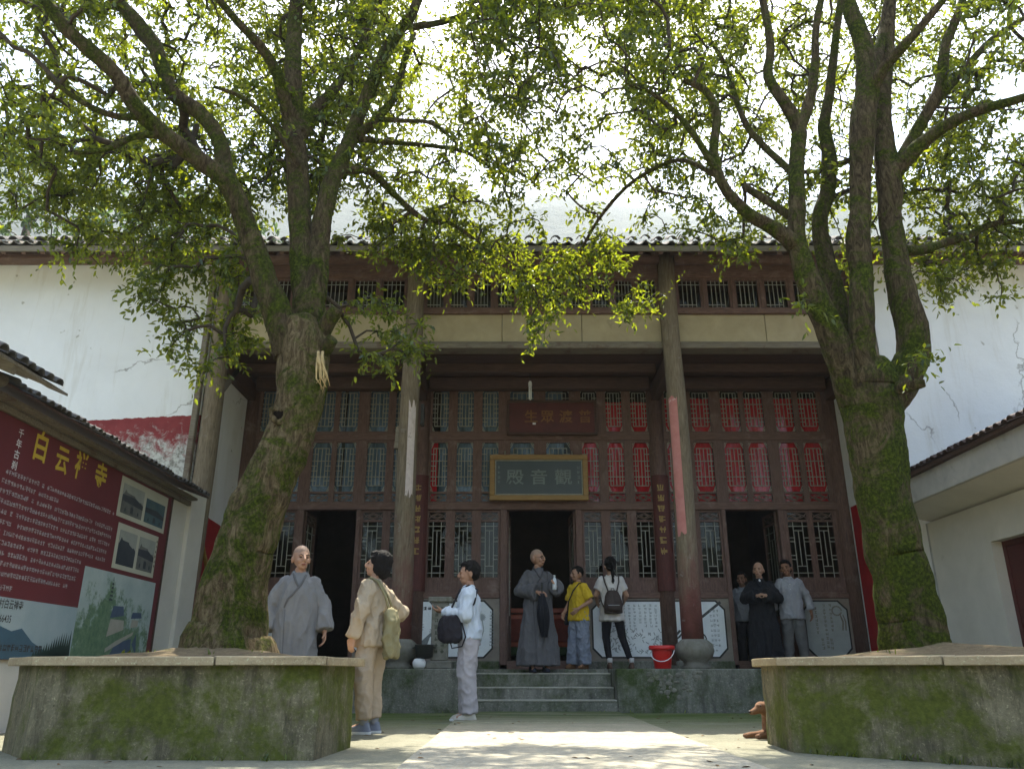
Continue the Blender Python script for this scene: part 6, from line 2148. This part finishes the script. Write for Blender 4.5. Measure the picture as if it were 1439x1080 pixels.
anchor(um, tuple(b))
bo = empty('water_bottle')
c_ = world_pt(o, (.165, -.292, 1.12))
plas = M('clear_plastic', (.55, .58, .62), (.5, .53, .57), 6, .2, 0, spec=.6)
MB().lathe([(.026, 0), (.031, .01), (.031, .12), (.024, .15), (.013, .165), (.012, .18)], 16, tuple(c_)).build('body', plas, bo, smooth=True)
MB().lathe([(.015, .18), (.015, .20), (.013, .203)], 14, tuple(c_)).build('cap', mt['white_paint'], bo, smooth=True)
tag(bo, 'clear plastic water bottle with white cap in the monk\'s hand', 'bottle')
anchor(bo, tuple(c_))
# cross body strap and pouch of the woman in yellow
o = by('yellow short')
sg_ = empty('crossbody_strap_bag')
MB().tube([world_pt(o, v) for v in ((.09, .06, 1.44), (.085, -.06, 1.425), (.02, -.142, 1.30), (-.09, -.150, 1.12), (-.185, -.09, .92))], .009, 6).build('strap', blk, sg_, smooth=True)
MB().tube([world_pt(o, v) for v in ((.09, .06, 1.44), (.02, .135, 1.30), (-.10, .14, 1.10), (-.19, .0, .92))], .009, 6).build('strap', blk, sg_, smooth=True)
mb = MB(); c_ = world_pt(o, (-.215, -.05, .93)); pouch(mb, c_, .14, .06, .17, rot=R(o.rotation_euler[2] * 57.3 + 90))
me = fuse(mb, .009, 1, 1, 'pouch'); me.materials.append(blk); me.polygons.foreach_set('use_smooth', [True] * len(me.polygons)); link('pouch', me, sg_)
tag(sg_, 'dark cross body strap with small pouch worn over the yellow shirt', 'bag')
anchor(sg_, tuple(c_))

# ------------------------------------------------------------------ dog
dg_ = empty('dog')
mb = MB()
rope(mb, [(2.50, 7.55, .13), (2.36, 7.36, .15), (2.22, 7.16, .155), (2.13, 7.03, .15)], [.095, .105, .105, .095], 16)
rope(mb, [(2.14, 7.04, .16), (2.08, 6.97, .205), (2.035, 6.93, .225)], [.080, .062, .055], 14)
mb.ball((2.005, 6.915, .232), (.052, .050, .048), 16, 10)
rope(mb, [(1.985, 6.905, .222), (1.935, 6.885, .204), (1.912, 6.877, .198)], [.034, .025, .020], 12)
mb.ball((1.975, 6.90, .248), (.022, .034, .016), 10, 8)
for s_ in (-1, 1):
    bx = Vector((.55, -.83, 0)) * s_ * .062
    e0 = Vector((2.12, 7.02, .07)) + bx
    rope(mb, [e0 + Vector((0, 0, .05)), e0 + Vector((-.02, .0, -.035)), e0 + Vector((-.12, -.07, -.043)), e0 + Vector((-.185, -.10, -.045))], [.042, .032, .026, .024], 12)
    mb.ball(tuple(e0 + Vector((-.205, -.108, -.048))), (.034, .026, .021), 10, 8)
    h0 = Vector((2.48, 7.52, .10)) + bx * 1.5
    rope(mb, [h0, h0 + Vector((-.10, -.13, .03)), h0 + Vector((-.03, -.02, -.065)), h0 + Vector((-.15, -.17, -.075))], [.07, .05, .032, .024], 12)
rope(mb, [(2.55, 7.62, .11), (2.64, 7.74, .05), (2.62, 7.86, .03)], [.028, .020, .012], 10)
me = fuse(mb, .008, 2, 1, 'body'); me.materials.append(M('tan_short_fur', (.21, .11, .055), (.13, .062, .032), 12, .85, .4, 90, (3, 3, 3), c3=(.30, .20, .12), s3=5, lo3=.58, hi3=.7))
me.polygons.foreach_set('use_smooth', [True] * len(me.polygons)); link('body', me, dg_)
dk = M('dark_dog_nose', (.012, .010, .010), (.016, .014, .012), 10, .4, 0)
MB().ball((1.895, 6.870, .203), (.012, .014, .011), 10, 8).build('nose', dk, dg_, smooth=True)
for s_ in (-1, 1):
    MB().ball((1.972 + .016 * s_, 6.892 - .034 * s_ * .6, .247), (.007, .007, .007), 8, 6).build('eye', dk, dg_, smooth=True)
    e = MB(); a = Vector((2.025, 6.925, .262)) + Vector((.45, -.6, 0)) * s_ * .05
    e.add([a, a + Vector((.03, .02, .0)), a + Vector((.01, -.012 * s_, -.055)), a + Vector((.018, .0, .012))], [(0, 1, 2), (0, 3, 1), (1, 3, 2), (0, 2, 3)])
    e.build('ear', bpy.data.materials['tan_short_fur'], dg_)
tag(dg_, 'tan short haired dog lying with its head past the corner of the planter', 'dog')
anchor(dg_, (2.3, 7.2, 0))


# ================================================================== air
hz = MB().box(-1150, 1150, -1150, 1160, -1.0, 520).build('haze')
def haze_material():
    m = bpy.data.materials.new('valley_haze'); m.use_nodes = True
    ns = m.node_tree.nodes; ns.remove(ns['Principled BSDF'])
    v = ns.new('ShaderNodeVolumePrincipled')
    v.inputs['Color'].default_value = (.80, .90, .96, 1)
    v.inputs['Density'].default_value = .00055
    v.inputs['Anisotropy'].default_value = .1
    m.node_tree.links.new(v.outputs[0], ns['Material Output'].inputs['Volume'])
    return m
hz.data.materials.append(haze_material())
tag(hz, kind='stuff')
SC.cycles.volume_bounces = 0
